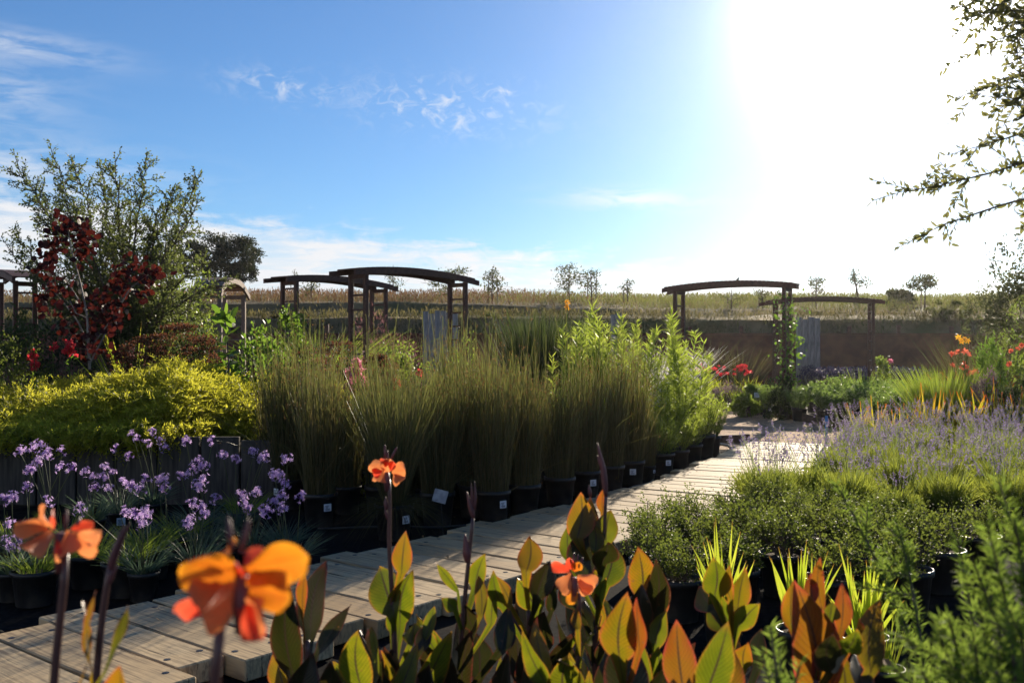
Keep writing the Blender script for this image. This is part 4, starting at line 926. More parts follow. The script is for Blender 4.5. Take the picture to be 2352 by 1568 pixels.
# clumps that carry flowers on stems
def flower_clump(name, blades_px, d, top, label, cat, leafmat, flowers, fmat, fsize, n=220, W=.02, petals=6, seed=0, z0=0.0, leafn=True, per=3, lean=.4):
    px = sum(blades_px) / 2; w = blades_px[1] - blades_px[0]
    tp = P(px, top, d); b0 = np.array([tp[0], d, z0]); t = thing(name, b0, label, cat); rd = np.random.default_rng(seed); rx = w / 2 / F * d; h = tp[2] - z0
    if leafn:
        mb = MB(); o = np.stack([rd.uniform(-rx, rx, n), rd.normal(size=n) * .25, np.zeros(n)], 1)
        dr = np.stack([rd.normal(size=n) * lean, rd.normal(size=n) * lean, np.ones(n)], 1); Lh = h * rd.uniform(.6, 1.05, n)
        bd = rd.normal(size=(n, 3)) * (h * .18); bd[:, 2] = -abs(bd[:, 2]) * .6
        mb.blades(b0 + o, dr, Lh, W * rd.uniform(.7, 1.3, n), 4, bd); mb.build('leaves', M_[leafmat], t)
    sm = MB()
    for (fx, fy) in flowers:
        p = P(fx, fy, d + rd.normal() * .12); sm.tube([(p[0] + rd.normal() * .05, p[1], z0), (p * .5 + np.array([p[0], p[1], z0]) * .5) + (rd.normal() * .02, 0, 0), p], .005, 4)
        fm = MB(); q = p + rd.normal(size=(per, 3)) * fsize * .10
        fm.star(q, np.array([[.2, -.7, .5]]) + rd.normal(size=(per, 3)) * .6, fsize * rd.uniform(.7, 1.1, per), fsize * .5, petals)
        fm.build('flower', M_[fmat], t)
    sm.build('flower_stalks', M_['lavstem'], t)
    return t
rd = np.random.default_rng(77)
flower_clump('flame_lily_row', (1595, 1748), 22.9, 858, 'row of yellow green blades topped with scarlet flowers at the end of the path', 'flower bed', 'strap',
             [(1600 + rd.uniform(0, 130), 838 + rd.uniform(0, 22)) for _ in range(46)], 'red', .06, 420, .034, 5, 3, per=2)
flower_clump('daylily_clump', (2175, 2262), 15.6, 832, 'amber tinted daylily clump with coral red blooms by the mid green bush', 'daylilies', 'iris',
             [(2186, 814), (2200, 808), (2214, 806), (2222, 812), (2188, 838), (2214, 834), (2220, 840), (2230, 856), (2244, 852), (2206, 846), (2225, 860)], 'coral', .065, 150, .022, 6, 5, per=2)
flower_clump('amber_lily', (2195, 2228), 16.4, 800, 'amber yellow lilies above the coral daylilies', 'lilies', 'grassy', [(2202, 774), (2216, 776), (2222, 782), (2208, 782)], 'orangelily', .062, 30, .02, 6, 6, per=2)
flower_clump('rose_bloom_stem', (2036, 2050), 22.9, 850, 'single deep pink rose beside the farther arbor', 'rose', 'brightgreen', [(2045, 829)], 'pink', .09, 8, .02, 7, 7, per=3)
flower_clump('coral_rose_stems', (2320, 2350), 14.4, 850, 'coral rose blooms on stems at the right edge', 'roses', 'brightgreen', [(2346, 792), (2322, 806), (2338, 800), (2318, 836)], 'coral', .05, 10, .02, 7, 8, per=3)
def spire(name, stems, d, label, mat, seed, z0=0.0, L_=.036, leafmat='brightgreen'):
    rd = np.random.default_rng(seed); x0, y0 = stems[0][0], stems[0][1]; b0 = P(x0, y0, d); b0[2] = z0; t = thing(name, b0, label, 'flowers')
    sm, lf = MB(), MB()
    for (px, y1, y2) in stems:
        a, b = P(px, y1, d), P(px + rd.normal() * 3, y2, d + rd.normal() * .1); g = np.array([b[0] + rd.normal() * .03, b[1], z0]); sm.tube([g, b, a], .004, 4)
        n = int(abs(y2 - y1) * .9); tt = rd.random(n)[:, None]; q = a * tt + b * (1 - tt) + rd.normal(size=(n, 3)) * .022
        fm = MB(); fm.star(q, rd.normal(size=(n, 3)) + np.array([0, -.8, 0]), L_, L_ * .75, 5, up=.7); fm.build('flower_spike', M_[mat], t)
        m = 26; tt = rd.random(m)[:, None]; q = g * tt + b * (1 - tt); lf.leaves(q, rd.normal(size=(m, 3)) * .7 + np.array([0, 0, .5]), .08, .016, 'n')
    sm.build('stalks', M_['lavstem'], t); lf.build('leaves', M_[leafmat], t)
spire('red_snapdragon', [(75, 805, 828), (80, 820, 838), (160, 785, 808), (155, 800, 812), (166, 800, 812), (125, 790, 800)], 10.9, 'scarlet spires in front of the dark shrubs at the left', 'red', 1, .4)
spire('pink_snapdragon', [(822, 825, 862), (804, 846, 870), (812, 850, 866), (800, 882, 905), (828, 872, 890), (843, 880, 900)], 9.6, 'bright pink spires glowing among the tall rushes', 'pink', 2)
spire('red_snapdragon', [(959, 850, 866), (910, 874, 892)], 9.4, 'two small scarlet flowers among the rushes', 'red', 3, L_=.03)
# blue violet ground cover along the wall
mb = MB(); n = 2600; x = rng.uniform(gx(1850, 26), gx(2090, 26), n); y = rng.uniform(24.8, 27.2, n); b = np.stack([x, y, np.zeros(n)], 1)
mb.blades(b, rng.normal(size=(n, 3)) * .25 + np.array([0, 0, 1]), rng.uniform(.3, .75, n), .014, 3, m=0)
mb.leaves(b + np.stack([rng.normal(size=n) * .05, rng.normal(size=n) * .05, rng.uniform(.55, .85, n)], 1), rng.normal(size=(n, 3)), .07, .05, 'd', m=1)
tag(mb.build('ground_cover_vegetation', [M_['dimgrass'], M_['blueflower']]), 'shaded blue violet flowering ground cover along the wall', 'ground cover', kind='stuff')
# tall big leaved sapling behind the golden shrub
def big_leaf_sapling():
    d = 11.2; b = P(528, 860, d); b[2] = .3; t = thing('broadleaf_sapling', b, 'young tree with big upright leaves before the small pale arbor', 'young tree'); mb, lb = MB(), MB()
    top = P(516, 716, d); mb.tube([b, (b + top) / 2 + (.03, 0, 0), top], [.014, .011, .006], 6); rd = np.random.default_rng(3)
    for k in range(34):
        f = rd.uniform(.25, 1); q = b + (top - b) * f; a = rd.uniform(0, 6.28)
        lb.leaves(q[None], np.array([[math.cos(a), math.sin(a), .35]]), rd.uniform(.14, .2), .07, 'r', curl=.25)
    for k in range(10):
        q = P(rd.uniform(500, 545), rd.uniform(715, 760), d); lb.leaves(q[None], rd.normal(size=(1, 3)) + np.array([[0, 0, .4]]), .16, .07, 'r', curl=.25)
    mb.build('trunk', M_['bark'], t); lb.build('crown', M_['brightgreen'], t)
big_leaf_sapling()

# ------------------------------------------------------------------ golden feathery shrubs
def golden(px, py_top, d, wpx, ry, z0, label, n, seed, lip=0.0):
    tp = P(px, py_top, d); h = tp[2] - z0 - .05; rx = wpx / 2 / F * d; b0 = np.array([tp[0], d, z0]); rd = np.random.default_rng(seed); t = thing('golden_shrub', b0, label, 'shrub', 'golden feathery shrubs')
    a = rd.uniform(0, 6.28, n); f = rd.random(n) ** .5
    lump = .10 * np.sin(a * 3 + seed) + .07 * np.sin(f * 9 + a * 5) + rd.normal(size=n) * .035
    hh = np.clip(1 - f ** 5, 0, 1) * (.80 + .20 * np.sin(a) * f) * (1 + lump * .8)
    depth = np.where(rd.random(n) < .4, rd.random(n), rd.random(n) ** 2 * .3)
    pos = b0 + np.stack([np.cos(a) * f * rx, np.sin(a) * f * ry, h * np.maximum(hh * (1 - depth * .75) + .0, .02)], 1)
    if lip:
        fr = pos[:, 1] < 9.5; pos[fr, 2] = np.maximum(pos[fr, 2], lip + rd.uniform(-.08, .12, fr.sum())); pos[:, 1] = np.maximum(pos[:, 1], 8.82 + rd.random(n) * .12)
    # each spray: a short arching feather of small leaves
    out = np.stack([np.cos(a) * f * .9 + rd.normal(size=n) * .35, np.sin(a) * f * .9 - .35 + rd.normal(size=n) * .3, .38 - .30 * f + rd.normal(size=n) * .2], 1); out = nz(out)
    Ls = rd.uniform(.12, .30, n); k = 15; P_, D_, Rn = [], [], []
    side = nz(np.cross(out, rd.normal(size=(n, 3)))); r0 = rd.random(n)
    for i in range(k):
        tt = (i + .5) / k; c = pos + out * (Ls * tt)[:, None]; c[:, 2] -= Ls * .25 * tt * tt
        s = side * (1 if i % 2 else -1); P_.append(c); D_.append(out * .8 + s * .7 + rd.normal(size=(n, 3)) * .15); Rn.append(np.clip(r0 + rd.normal(size=n) * .1, 0, 1))
    mb = MB(); mb.leaves(np.concatenate(P_), np.concatenate(D_), .046 * rd.uniform(.7, 1.2, n * k), .0125, 'd', rnd=np.concatenate(Rn)); mb.build('foliage', M_['golden'], t)
    sb = MB()
    for i in range(24):
        e = pos[rd.integers(0, n)]; sb.tube([b0 + rd.normal(size=3) * (.1, .1, 0), b0 * .5 + e * .5 + (0, 0, .1), e], [.012, .009, .004], 4)
    sb.build('stems', M_['bark'], t)
golden(370, 826, 10.35, 430, 1.6, .30, 'sunlit crest of golden feathery shrub in the middle of the mound', 6200, 3, .60)
golden(100, 872, 10.3, 480, 1.6, .26, 'golden feathery shrub spilling over the plank wall at the left edge', 6200, 4, .60)
golden(560, 872, 10.4, 360, 1.1, .10, 'golden feathery shrub half hidden by the left rushes', 4400, 5)
golden(800, 885, 10.2, 330, .8, .0, 'golden feathery shrub glimpsed through the middle of the rushes', 3000, 7)
# ------------------------------------------------------------------ plants in black nursery pots
def pot(t, r=.14, h=.27, tagm=False, ta=-1.2):
    o = np.array(t.location); mb = MB()
    mb.lathe([(r * .80, 0.008), (r * .97, h * .86), (r * 1.0, h * .86), (r * 1.05, h * .87), (r * 1.06, h), (r * 1.0, h * 1.005), (r * .97, h * .9)], 22, o)
    mb.lathe([(r * .97, h * .9), (r * .6, h * .93), (.001, h * .94)], 22, o, m=1)
    p = mb.build('pot', [M_['pot'], M_['mix']], t, smooth=True)
    if tagm:
        mb = MB(); a = ta + random.uniform(-.35, .35); rr = r * .965; Mx = rotz(a + math.pi / 2); c = o + np.array([math.cos(a) * rr, math.sin(a) * rr, h * .62])
        mb.box(c, (.062, .007, .058), Mx, bev=.001)
        for k in range(3):
            mb.box(c + Mx @ np.array([-.008, -.0042 if True else 0, .014 - .008 * k]), (.03 - .006 * k, .0015, .0032), Mx, m=1)
        for k in range(7):
            mb.box(c + Mx @ np.array([-.018 + .0055 * k, -.0042, -.014]), (.0022, .0015, .014), Mx, m=1)
        mb.build('price_tag', [M_['tag'], M_['ink']], t)
    return h
PROTO = {}
def place(kind, make, variants, loc, label, group, rz=None, s=1.0, seed=0):
    k = (kind, seed % variants)
    if k not in PROTO:
        PROTO[k] = make(loc, label, group, seed); return PROTO[k]
    return dup(PROTO[k], loc, rng.uniform(0, 6.28) if rz is None else rz, s, label, group)

# ---- rushes
def make_rush(loc, label, group, seed):
    t = thing('potted_rush', loc, label, 'rush', group); h = pot(t, .135, .27, tagm=(seed % 5 in (0, 2)), ta=-1.25); o = np.array(t.location); rd = np.random.default_rng(seed)
    n = 330; a = rd.uniform(0, 6.28, n); f = rd.random(n) ** .5 * .128; b = o + np.stack([np.cos(a) * f, np.sin(a) * f, np.full(n, h * .9)], 1)
    H = .97; dr = np.stack([np.cos(a) * f * .5, np.sin(a) * f * .5, np.ones(n)], 1) + rd.normal(size=(n, 3)) * .05
    Lh = H * rd.triangular(.40, .85, 1.15, n); tl = rd.random(n) < .16; Lh[tl] *= rd.uniform(1.15, 1.5, tl.sum()); H_ = rd.uniform(.9, 1.08); Lh *= H_
    bd = np.stack([np.cos(a) * .08, np.sin(a) * .08, -.02 * np.ones(n)], 1) * rd.uniform(-.7, .9, n)[:, None] + rd.normal(size=(n, 3)) * .05
    st = rd.random(n) < .045; dr[st] += rd.normal(size=(st.sum(), 3)) * .35; bd[st, 2] -= .25
    mb = MB(); mb.blades(b, dr, Lh, .0066, 5, bd, .5, tipw=.3); mb.build('culms', M_['rush'], t)
    tips = b + nz(dr) * Lh[:, None] + bd
    k = rd.random(n) < .42; fm = MB()
    for i in range(5):
        q = tips[k] + rd.normal(size=(k.sum(), 3)) * .012 - nz(dr[k]) * rd.uniform(0, .14, k.sum())[:, None]
        fm.leaves(q, rd.normal(size=(k.sum(), 3)) * .5 + np.array([0, 0, .8]), .024 * rd.uniform(.5, 1.2, k.sum()), .008, 'd')
    fm.build('blossoms', M_['rushtip'], t); return t
RG = 'potted rushes beside the boardwalk'
front = [(735, 7.9, .98), (1005, 7.95, 1.0), (1133, 8.05, 1.0), (1204, 8.4, 1.0), (1286, 8.85, .98), (1346, 9.3, .84), (1402, 9.7, .74), (1450, 10.1, .66), (1489, 10.6, .58)]
names = ['leftmost front row potted rush, behind the violet flowers', 'potted rush by the tilted grey sign plate', 'tall potted rush with a price tag just right of the grey sign plate', 'potted rush at the boardwalk edge next to the stepped planks',
         'wide potted rush in the front row, middle of the boardwalk edge', 'potted rush behind the tall dark canna bud', 'potted rush where the front row narrows along the sunlit planks', 'short reddish potted rush next to last before the green bushes', 'shortest reddish potted rush, last in the row before the green bushes']
for i, ((px, d, s), nm) in enumerate(zip(front, names)):
    place('rush', make_rush, 8, (gx(px, d), d, .004), nm, RG, rz=(0 if i % 2 else .2), s=s, seed=i)
bk = 0
for j in range(1, 7):
    for (x0, y0, s) in [(gx(px, d), d, s) for px, d, s in front] + [(gx(860, 8.0), 8.0, .95), (gx(640, 8.3), 8.3, .9)]:
        x = x0 - .34 * j * .80 + rng.normal() * .06; y = y0 + .34 * j * .60 + rng.normal() * .06
        px = CX + x / y * F
        if not (560 < px < 1500) or y > 11.6: continue
        if px < 690 and j < 3 or px < 620: continue
        if px > 1270:
            if j >= 4: continue
            s = s * .86
        if rng.random() < .12 or bk > 62: continue
        lab = 'tall potted rush packed behind the front row, hidden below by its neighbours' if px > 820 else 'thin potted rush in the left part of the bed, golden shrub showing through'
        place('rush', make_rush, 8, (x, y, .004), lab, RG if px > 820 else 'thin rushes before the golden shrub', s=float(np.clip(s - .01 * j + rng.normal() * .09, .6, 1.18)), seed=int(rng.integers(0, 8))); bk += 1
# sedge with drooping fringe at the front of the bed
loc = (gx(905, 7.35), 7.35, .004); t = thing('potted_sedge', loc, 'potted rush with a drooping grey fringe of leaves over its pot', 'sedge'); h = pot(t, .14, .27, True, -1.0); o = np.array(t.location); n = 420; a = rng.uniform(0, 6.28, n)
mb = MB(); dr = np.stack([np.cos(a) * .55, np.sin(a) * .55, np.ones(n) * .6], 1) + rng.normal(size=(n, 3)) * .25; Lh = rng.uniform(.2, .36, n)
bd = np.stack([np.cos(a) * .16, np.sin(a) * .16, -.34 * np.ones(n)], 1) * rng.uniform(.6, 1.2, n)[:, None]; mb.blades(o + np.stack([np.cos(a) * .08, np.sin(a) * .08, np.full(n, h * .92)], 1), dr, Lh, .005, 5, bd); mb.build('fringe', M_['dimgrass'], t)
n = 420; a = rng.uniform(0, 6.28, n); mb = MB(); mb.blades(o + np.stack([np.cos(a) * .07, np.sin(a) * .07, np.full(n, h * .92)], 1), np.stack([np.cos(a) * .16, np.sin(a) * .16, np.ones(n)], 1) + rng.normal(size=(n, 3)) * .07, rng.uniform(.6, 1.1, n), .005, 5, rng.normal(size=(n, 3)) * .09, .45, tipw=.3); mb.build('culms', M_['rush'], t)

# ---- tall lance leaved stems and their short neighbours
def lance(loc, label, group, seed, H, ns, spread, Lf, name, per=90, mat='tall', r=.14, h=.27):
    t = thing(name, loc, label, 'potted plant', group); h = pot(t, r, h, tagm=(seed % 3 == 0), ta=-1.3); o = np.array(t.location); rd = np.random.default_rng(seed + 50); sm, lb = MB(), MB()
    for k in range(ns):
        a = rd.uniform(0, 6.28); hh = H * rd.uniform(.62, 1.08); b = o + np.array([math.cos(a) * .07, math.sin(a) * .07, h * .9]); e = b + np.array([math.cos(a) * spread * rd.random(), math.sin(a) * spread * rd.random(), hh])
        m = b * .5 + e * .5 + rd.normal(size=3) * .02; tt = np.linspace(0, 1, 9)[:, None]; pts = (1 - tt) ** 2 * b + 2 * tt * (1 - tt) * m + tt ** 2 * e; sm.tube(pts, np.linspace(.0055, .002, 9), 5)
        n = int(per * hh / 1.3); u = rd.uniform(.08, 1, n) ** .85; q = np.stack([np.interp(u, tt[:, 0], pts[:, i]) for i in range(3)], 1)
        th = np.arange(n) * 2.4 + rd.normal(size=n) * .4; el_ = rd.uniform(.25, .9, n) + u * .35
        dr = np.stack([np.cos(th), np.sin(th), el_], 1); lb.leaves(q, dr, Lf * rd.uniform(.7, 1.15, n) * (1.1 - .5 * u ** 3), Lf * .105, 'n', curl=.32)
    sm.build('stems', M_['lavstem'], t); lb.build('foliage', M_[mat], t); return t
def make_tall(loc, label, group, seed): return lance(loc, label, group, seed, 1.45, 6, .22, .165, 'tall_green_plant', 120)
def make_low(loc, label, group, seed): return lance(loc, label, group, seed, .42, 30, .24, .075, 'low_green_bush', 150, r=.13, h=.25)
TG = 'tall green lance leaved plants in pots'
for i, (px, d, s, lb_) in enumerate([(1362, 11.6, 1.09, 'tallest green lance leaved plant, rising above the rush tops'), (1445, 12.4, 1.06, 'tall green lance leaved plant before the white plume grass'), (1318, 11.9, .95, 'tall green lance leaved plant beside the dark reeds, left end of its group'),
                                   (1585, 12.4, .98, 'slim green lance leaved plant at the right end, against the gravel path'), (1500, 11.8, .64, 'middle green lance leaved plant behind the shortest rushes'), (1545, 12.8, .70, 'green lance leaved plant just left of the slim right end one'), (1405, 12.6, .92, None), (1340, 12.8, .98, None), (1560, 11.7, .66, 'shoulder high green lance leaved plant above the bright low bushes'), (1420, 11.3, .76, None), (1530, 13.6, .86, None), (1602, 13.3, .70, 'short green lance leaved plant nearest the gravel'), (1375, 12.2, 1.0, None), (1335, 11.4, .84, None), (1460, 11.6, .88, None), (1298, 12.4, .86, None)]):
    place('tall', make_tall, 3, (gx(px, d), d, .004), lb_ or 'green lance leaved plant in the thick of its group, partly hidden', TG, s=s * 1.12, seed=i)
LG = 'low bright green bushes in pots along the boardwalk'
for i, (px, d, s, lb_) in enumerate([(1522, 10.95, 1.0, 'bright green potted bush next to the last short rush'), (1556, 11.3, 1.1, 'second bright green potted bush from the short rushes'), (1588, 11.9, 1.1, 'third bright green potted bush from the short rushes'), (1612, 12.5, 1.25, 'larger bright green potted bush before the end of the row'), (1632, 12.9, 1.0, 'dark tipped green potted bush at the end of the row by the hose'), (1530, 11.6, 1.15, None), (1565, 12.2, 1.2, None), (1500, 11.2, 1.0, None)]):
    place('low', make_low, 3, (gx(px, d), d, .004), lb_ or 'bright green potted bush behind the front row of low bushes', LG, s=s, seed=i)

# ---- violet flowered garlic
VG = 'potted violet flowered plants left of the boardwalk'
def violet(px, d, heads, label, seed, leafh=.22):
    loc = (gx(px, d), d, .004); t = thing('violet_flower_plant', loc, label, 'flowering plant', VG); h = pot(t, .085, .17, tagm=(seed in (5, 7, 15)), ta=-1.4); o = np.array(t.location); rd = np.random.default_rng(seed + 900)
    n = 170; a = rd.uniform(0, 6.28, n); mb = MB(); b = o + np.stack([np.cos(a) * .05, np.sin(a) * .05, np.full(n, h * .9)], 1)
    mb.blades(b, np.stack([np.cos(a) * .45, np.sin(a) * .45, np.ones(n)], 1) + rd.normal(size=(n, 3)) * .2, leafh * rd.uniform(.6, 1.2, n), .006, 4, np.stack([np.cos(a) * .07, np.sin(a) * .07, -.05 * np.ones(n)], 1)); mb.build('leaves', M_['garlicleaf'], t)
    for (hx, hy) in heads:
        c = P(hx, hy, d + rd.normal() * .12); b = o + np.array([rd.normal() * .025, rd.normal() * .025, h * .9]); m = b * .5 + c * .5 + np.array([(b[0] - c[0]) * .12, 0, 0]); tt = np.linspace(0, 1, 8)[:, None]
        pts = (1 - tt) ** 2 * b + 2 * tt * (1 - tt) * m + tt ** 2 * (c - (0, 0, .02)); sm = MB(); sm.tube(pts, np.linspace(.0032, .0022, 8), 5); so_ = sm.build('flower_stalk', M_['garlicstalk'], t)
        k = int(rd.integers(9, 16)); u = nz(rd.normal(size=(k, 3)) + np.array([0, 0, .55])); q = c - (0, 0, .02) + u * rd.uniform(.018, .042, k)[:, None]
        fm = MB(); fm.star(q, u, .0175, .0066, 6, up=.4)
        for z in range(k): fm.tube([c - (0, 0, .022), q[z]], .0011, 3, cap=False, col=(0, 0, 0))
        fm.build('flower_head', M_['violet'], so_)
violet(120, 6.3, [(45, 1030), (70, 1024), (92, 1014), (112, 1034), (141, 1030), (88, 1056), (100, 1040)], 'fullest violet flower cluster at the left, heads crowded together', 1)
violet(70, 6.0, [(70, 1074), (60, 1112), (142, 1066), (165, 1070), (110, 1145)], 'violet flowered plant below the fullest cluster', 2)
violet(30, 5.6, [(10, 1140), (27, 1136), (24, 1196), (40, 1234), (18, 1236), (28, 1252)], 'violet flowered plant cut by the left edge of the photo', 3)
violet(352, 8.0, [(305, 993), (350, 986), (367, 1004), (340, 1012), (378, 1022), (318, 1003)], 'deep violet shaded plant farthest back, before the plank wall', 4)
violet(275, 7.6, [(265, 1023), (298, 1041), (258, 1080), (240, 1066)], 'shaded violet plant against the plank wall', 5)
violet(215, 7.3, [(195, 1076), (215, 1088), (218, 1114), (236, 1090)], 'small shaded violet plant left of the shaded one at the planks', 6)
violet(300, 6.3, [(250, 1116), (284, 1102), (305, 1110), (334, 1096), (322, 1118)], 'sunlit violet plant in the middle with a row of five heads', 7)
violet(385, 6.5, [(377, 1090), (366, 1098), (378, 1114)], 'violet plant with three heads just right of the five headed one', 8)
violet(330, 5.6, [(290, 1168), (312, 1174), (332, 1180), (324, 1198), (338, 1166), (185, 1160)], 'low violet plant above the dark canna bud', 9)
violet(455, 7.0, [(428, 1006), (488, 1006), (455, 1052), (445, 1068), (470, 1062), (416, 1086), (436, 1082)], 'tall violet plant in the middle right of its bed', 10)
violet(470, 6.4, [(466, 1092), (460, 1112), (495, 1140), (452, 1108)], 'violet plant with heads in a column before the rushes', 11)
violet(450, 5.8, [(440, 1150), (458, 1158), (430, 1198), (436, 1188), (470, 1172)], 'violet plant just above the big orange canna bloom', 12)
violet(545, 6.9, [(512, 1038), (540, 1048), (583, 1032), (610, 1042), (600, 1050)], 'violet plant with slender heads before the left rushes', 13)
violet(580, 6.2, [(553, 1132), (566, 1160), (590, 1122), (606, 1160), (558, 1146)], 'violet plant to the left of the rightmost group', 14)
violet(650, 6.3, [(630, 1146), (650, 1132), (641, 1080), (630, 1084), (660, 1046), (655, 1104)], 'rightmost violet plant beside the leftmost rush pot', 15)
violet(672, 5.9, [(690, 1135), (612, 1168), (648, 1160)], 'violet plant with one head leaning far right', 16)
# grassy seedlings in the shade before them
def make_seedling(loc, label, group, seed):
    t = thing('potted_grass', loc, label, 'potted grass', group); h = pot(t, .12, .2); o = np.array(t.location); n = 150; a = rng.uniform(0, 6.28, n); mb = MB()
    mb.blades(o + np.stack([np.cos(a) * .07, np.sin(a) * .07, np.full(n, h * .9)], 1), np.stack([np.cos(a) * .5, np.sin(a) * .5, np.ones(n)], 1) + rng.normal(size=(n, 3)) * .25, rng.uniform(.1, .24, n), .006, 4, np.stack([np.cos(a) * .05, np.sin(a) * .05, -.04 * np.ones(n)], 1)); mb.build('leaves', M_['grassy'], t); return t
for i, (px, d, lb_) in enumerate([(80, 5.5, 'large shaded pot of grass under the left canna bloom'), (205, 5.9, 'shaded potted grass left of the dark canna bud'), (285, 5.7, 'shaded potted grass right of the dark canna bud'), (345, 6.1, 'shaded potted grass beside the first plank corners'), (150, 6.6, 'shaded potted grass farther back between the violet plants'), (420, 6.5, 'shaded potted grass left of the big orange bloom'), (20, 6.4, 'shaded potted grass at the left edge'), (560, 7.4, 'shaded potted grass between violet plants and rushes')]):
    place('seedling', make_seedling, 2, (gx(px, d), d, .008), lb_, 'shaded grass pots left of the boardwalk', s=1.0 if i else 1.25, seed=i)

# ---- lavender
def make_lav(loc, label, group, seed):
    t = thing('potted_lavender', loc, label, 'lavender', group); h = pot(t, .115, .21); o = np.array(t.location); rd = np.random.default_rng(seed + 70)
    n = 560; a = rd.uniform(0, 6.28, n); f = rd.random(n) ** .5; b = o + np.stack([np.cos(a) * f * .13, np.sin(a) * f * .13, h * .8 + rd.random(n) * .16 * (1 - f * .5)], 1)
    dr = np.stack([np.cos(a) * f * .7, np.sin(a) * f * .7, np.ones(n)], 1) + rd.normal(size=(n, 3)) * .3
    mb = MB(); mb.blades(b, dr, rd.uniform(.09, .25, n), .0085, 2, rd.normal(size=(n, 3)) * .015, 1.0)
    q = b + nz(dr) * rd.uniform(.02, .16, n)[:, None]; 
    for _ in range(2): mb.leaves(q + rd.normal(size=(n, 3)) * .02, dr + rd.normal(size=(n, 3)) * .55, .048 * rd.uniform(.7, 1.2, n), .008, 'd')
    mb.build('foliage', M_['lavleaf'], t)
    n = 32; a = rd.uniform(0, 6.28, n); f = rd.random(n) ** .5; b = o + np.stack([np.cos(a) * f * .1, np.sin(a) * f * .1, np.full(n, h + .08)], 1); dr = np.stack([np.cos(a) * f * .55, np.sin(a) * f * .55, np.ones(n)], 1) + rd.normal(size=(n, 3)) * .10
    Lh = rd.uniform(.26, .56, n); sm = MB(); bd = rd.normal(size=(n, 3)) * .02; sm.blades(b, dr, Lh, .0042, 3, bd, .3, tipw=.6); sm.build('flower_stalks', M_['lavstem'], t)
    tip = b + nz(dr) * Lh[:, None] + bd; fm = MB()
    for i in range(12):
        s = tip - nz(dr) * (.006 * (i - 1)) + rd.normal(size=(n, 3)) * .0035
        if i == 8: s = tip - nz(dr) * .085
        fm.leaves(s, rd.normal(size=(n, 3)) * .8 + nz(dr) * .7, .018 * rd.uniform(.7, 1.2, n), .012, 'd')
    fm.build('blossoms', M_['lavender'], t); return t
LVG = 'potted lavender right of the boardwalk'; r_ = np.random.default_rng(9); cnt = 0
special = {(2.42, 8.1): 'lavender bush nearest the boardwalk, leaning over the planks', (3.0, 9.3): 'lavender beside the far boardwalk with spikes crossing the planks'}
for (x, y), lb_ in special.items():
    place('lav', make_lav, 4, (x, y, .008), lb_, LVG, s=1.1, seed=cnt); cnt += 1
for y in np.arange(7.7, 13.0, .52):
    x = np.interp(y, LEFT[:, 1], LEFT[:, 0]) + 1.42 + .22
    x = max(x, 2.05)
    while x < (2352 - CX) / F * y + .25:
        xx, yy = x + r_.normal() * .06, y + r_.normal() * .06
        if r_.random() > .06 and not any(abs(xx - a) < .25 and abs(yy - b) < .25 for a, b in special):
            fr = yy < 8.4
            place('lav', make_lav, 4, (xx, yy, .008), ('yellow green lavender in the front row, few spikes open' if fr else 'lavender with mauve spikes deep in the massed rows'), ('front row of potted lavender' if fr else LVG), s=r_.uniform(.72, .96), seed=cnt); cnt += 1
        x += .47
# amber blades behind the lavender
def make_amber(loc, label, group, seed):
    t = thing('potted_amber_blades', loc, label, 'potted plant', group); h = pot(t, .115, .21); o = np.array(t.location); rd = np.random.default_rng(seed + 40); n = 20; a = rd.uniform(0, 6.28, n); mb = MB()
    mb.blades(o + np.stack([np.cos(a) * .05, np.sin(a) * .05, np.full(n, h * .9)], 1), np.stack([np.cos(a) * .28, np.sin(a) * .2, np.ones(n)], 1) + rd.normal(size=(n, 3)) * .08, rd.uniform(.2, .5, n), .028, 5, rd.normal(size=(n, 3)) * .05, 1.0, face=np.tile([[0., 1, 0]], (n, 1))); mb.build('leaves', M_['iris'], t); return t
for i, px in enumerate([1975, 2015, 2060, 2092, 2140, 2190, 2240, 2285, 2330, 2350]):
    d = 13.3 + .35 * (i % 2)
    place('amber', make_amber, 3, (gx(px, d), d, .008), ('amber and green blades at the left end of the row behind the lavender' if i == 0 else 'amber and red tipped blades standing behind the lavender'), 'row of amber blades behind the lavender', s=rng.uniform(1.15, 1.45), seed=i)

# ---- herbs beyond the edging
def make_herb(loc, label, group, seed):
    t = thing('potted_herb', loc, label, 'herb', group); h = pot(t, .14, .25, seed % 3 == 0, -1.4); o = np.array(t.location); rd = np.random.default_rng(seed + 20); ns = 46; sm, lb = MB(), MB()
    a = rd.uniform(0, 6.28, ns); f = rd.random(ns) ** .5; b = o + np.stack([np.cos(a) * f * .10, np.sin(a) * f * .10, np.full(ns, h * .9)], 1); dr = nz(np.stack([np.cos(a) * f * .6, np.sin(a) * f * .6, np.ones(ns)], 1) + rd.normal(size=(ns, 3)) * .12); Lh = rd.uniform(.26, .48, ns)
    sm.blades(b, dr, Lh, .006, 2, None, .4, tipw=.5); sm.build('stems', M_['lavstem'], t)
    k = 30; u = np.tile(np.linspace(.15, 1, k), ns); q = np.repeat(b, k, 0) + np.repeat(dr * Lh[:, None], k, 0) * u[:, None]; th = np.arange(ns * k) * 1.9
    lb.leaves(q, np.stack([np.cos(th), np.sin(th), np.full(ns * k, .5)], 1) + rd.normal(size=(ns * k, 3)) * .25, .040 * rd.uniform(.7, 1.2, ns * k), .022, 'h'); lb.build('foliage', M_['oregano'], t); return t
HG = 'potted green herbs beyond the gravel path'; r_ = np.random.default_rng(19); cnt = 0
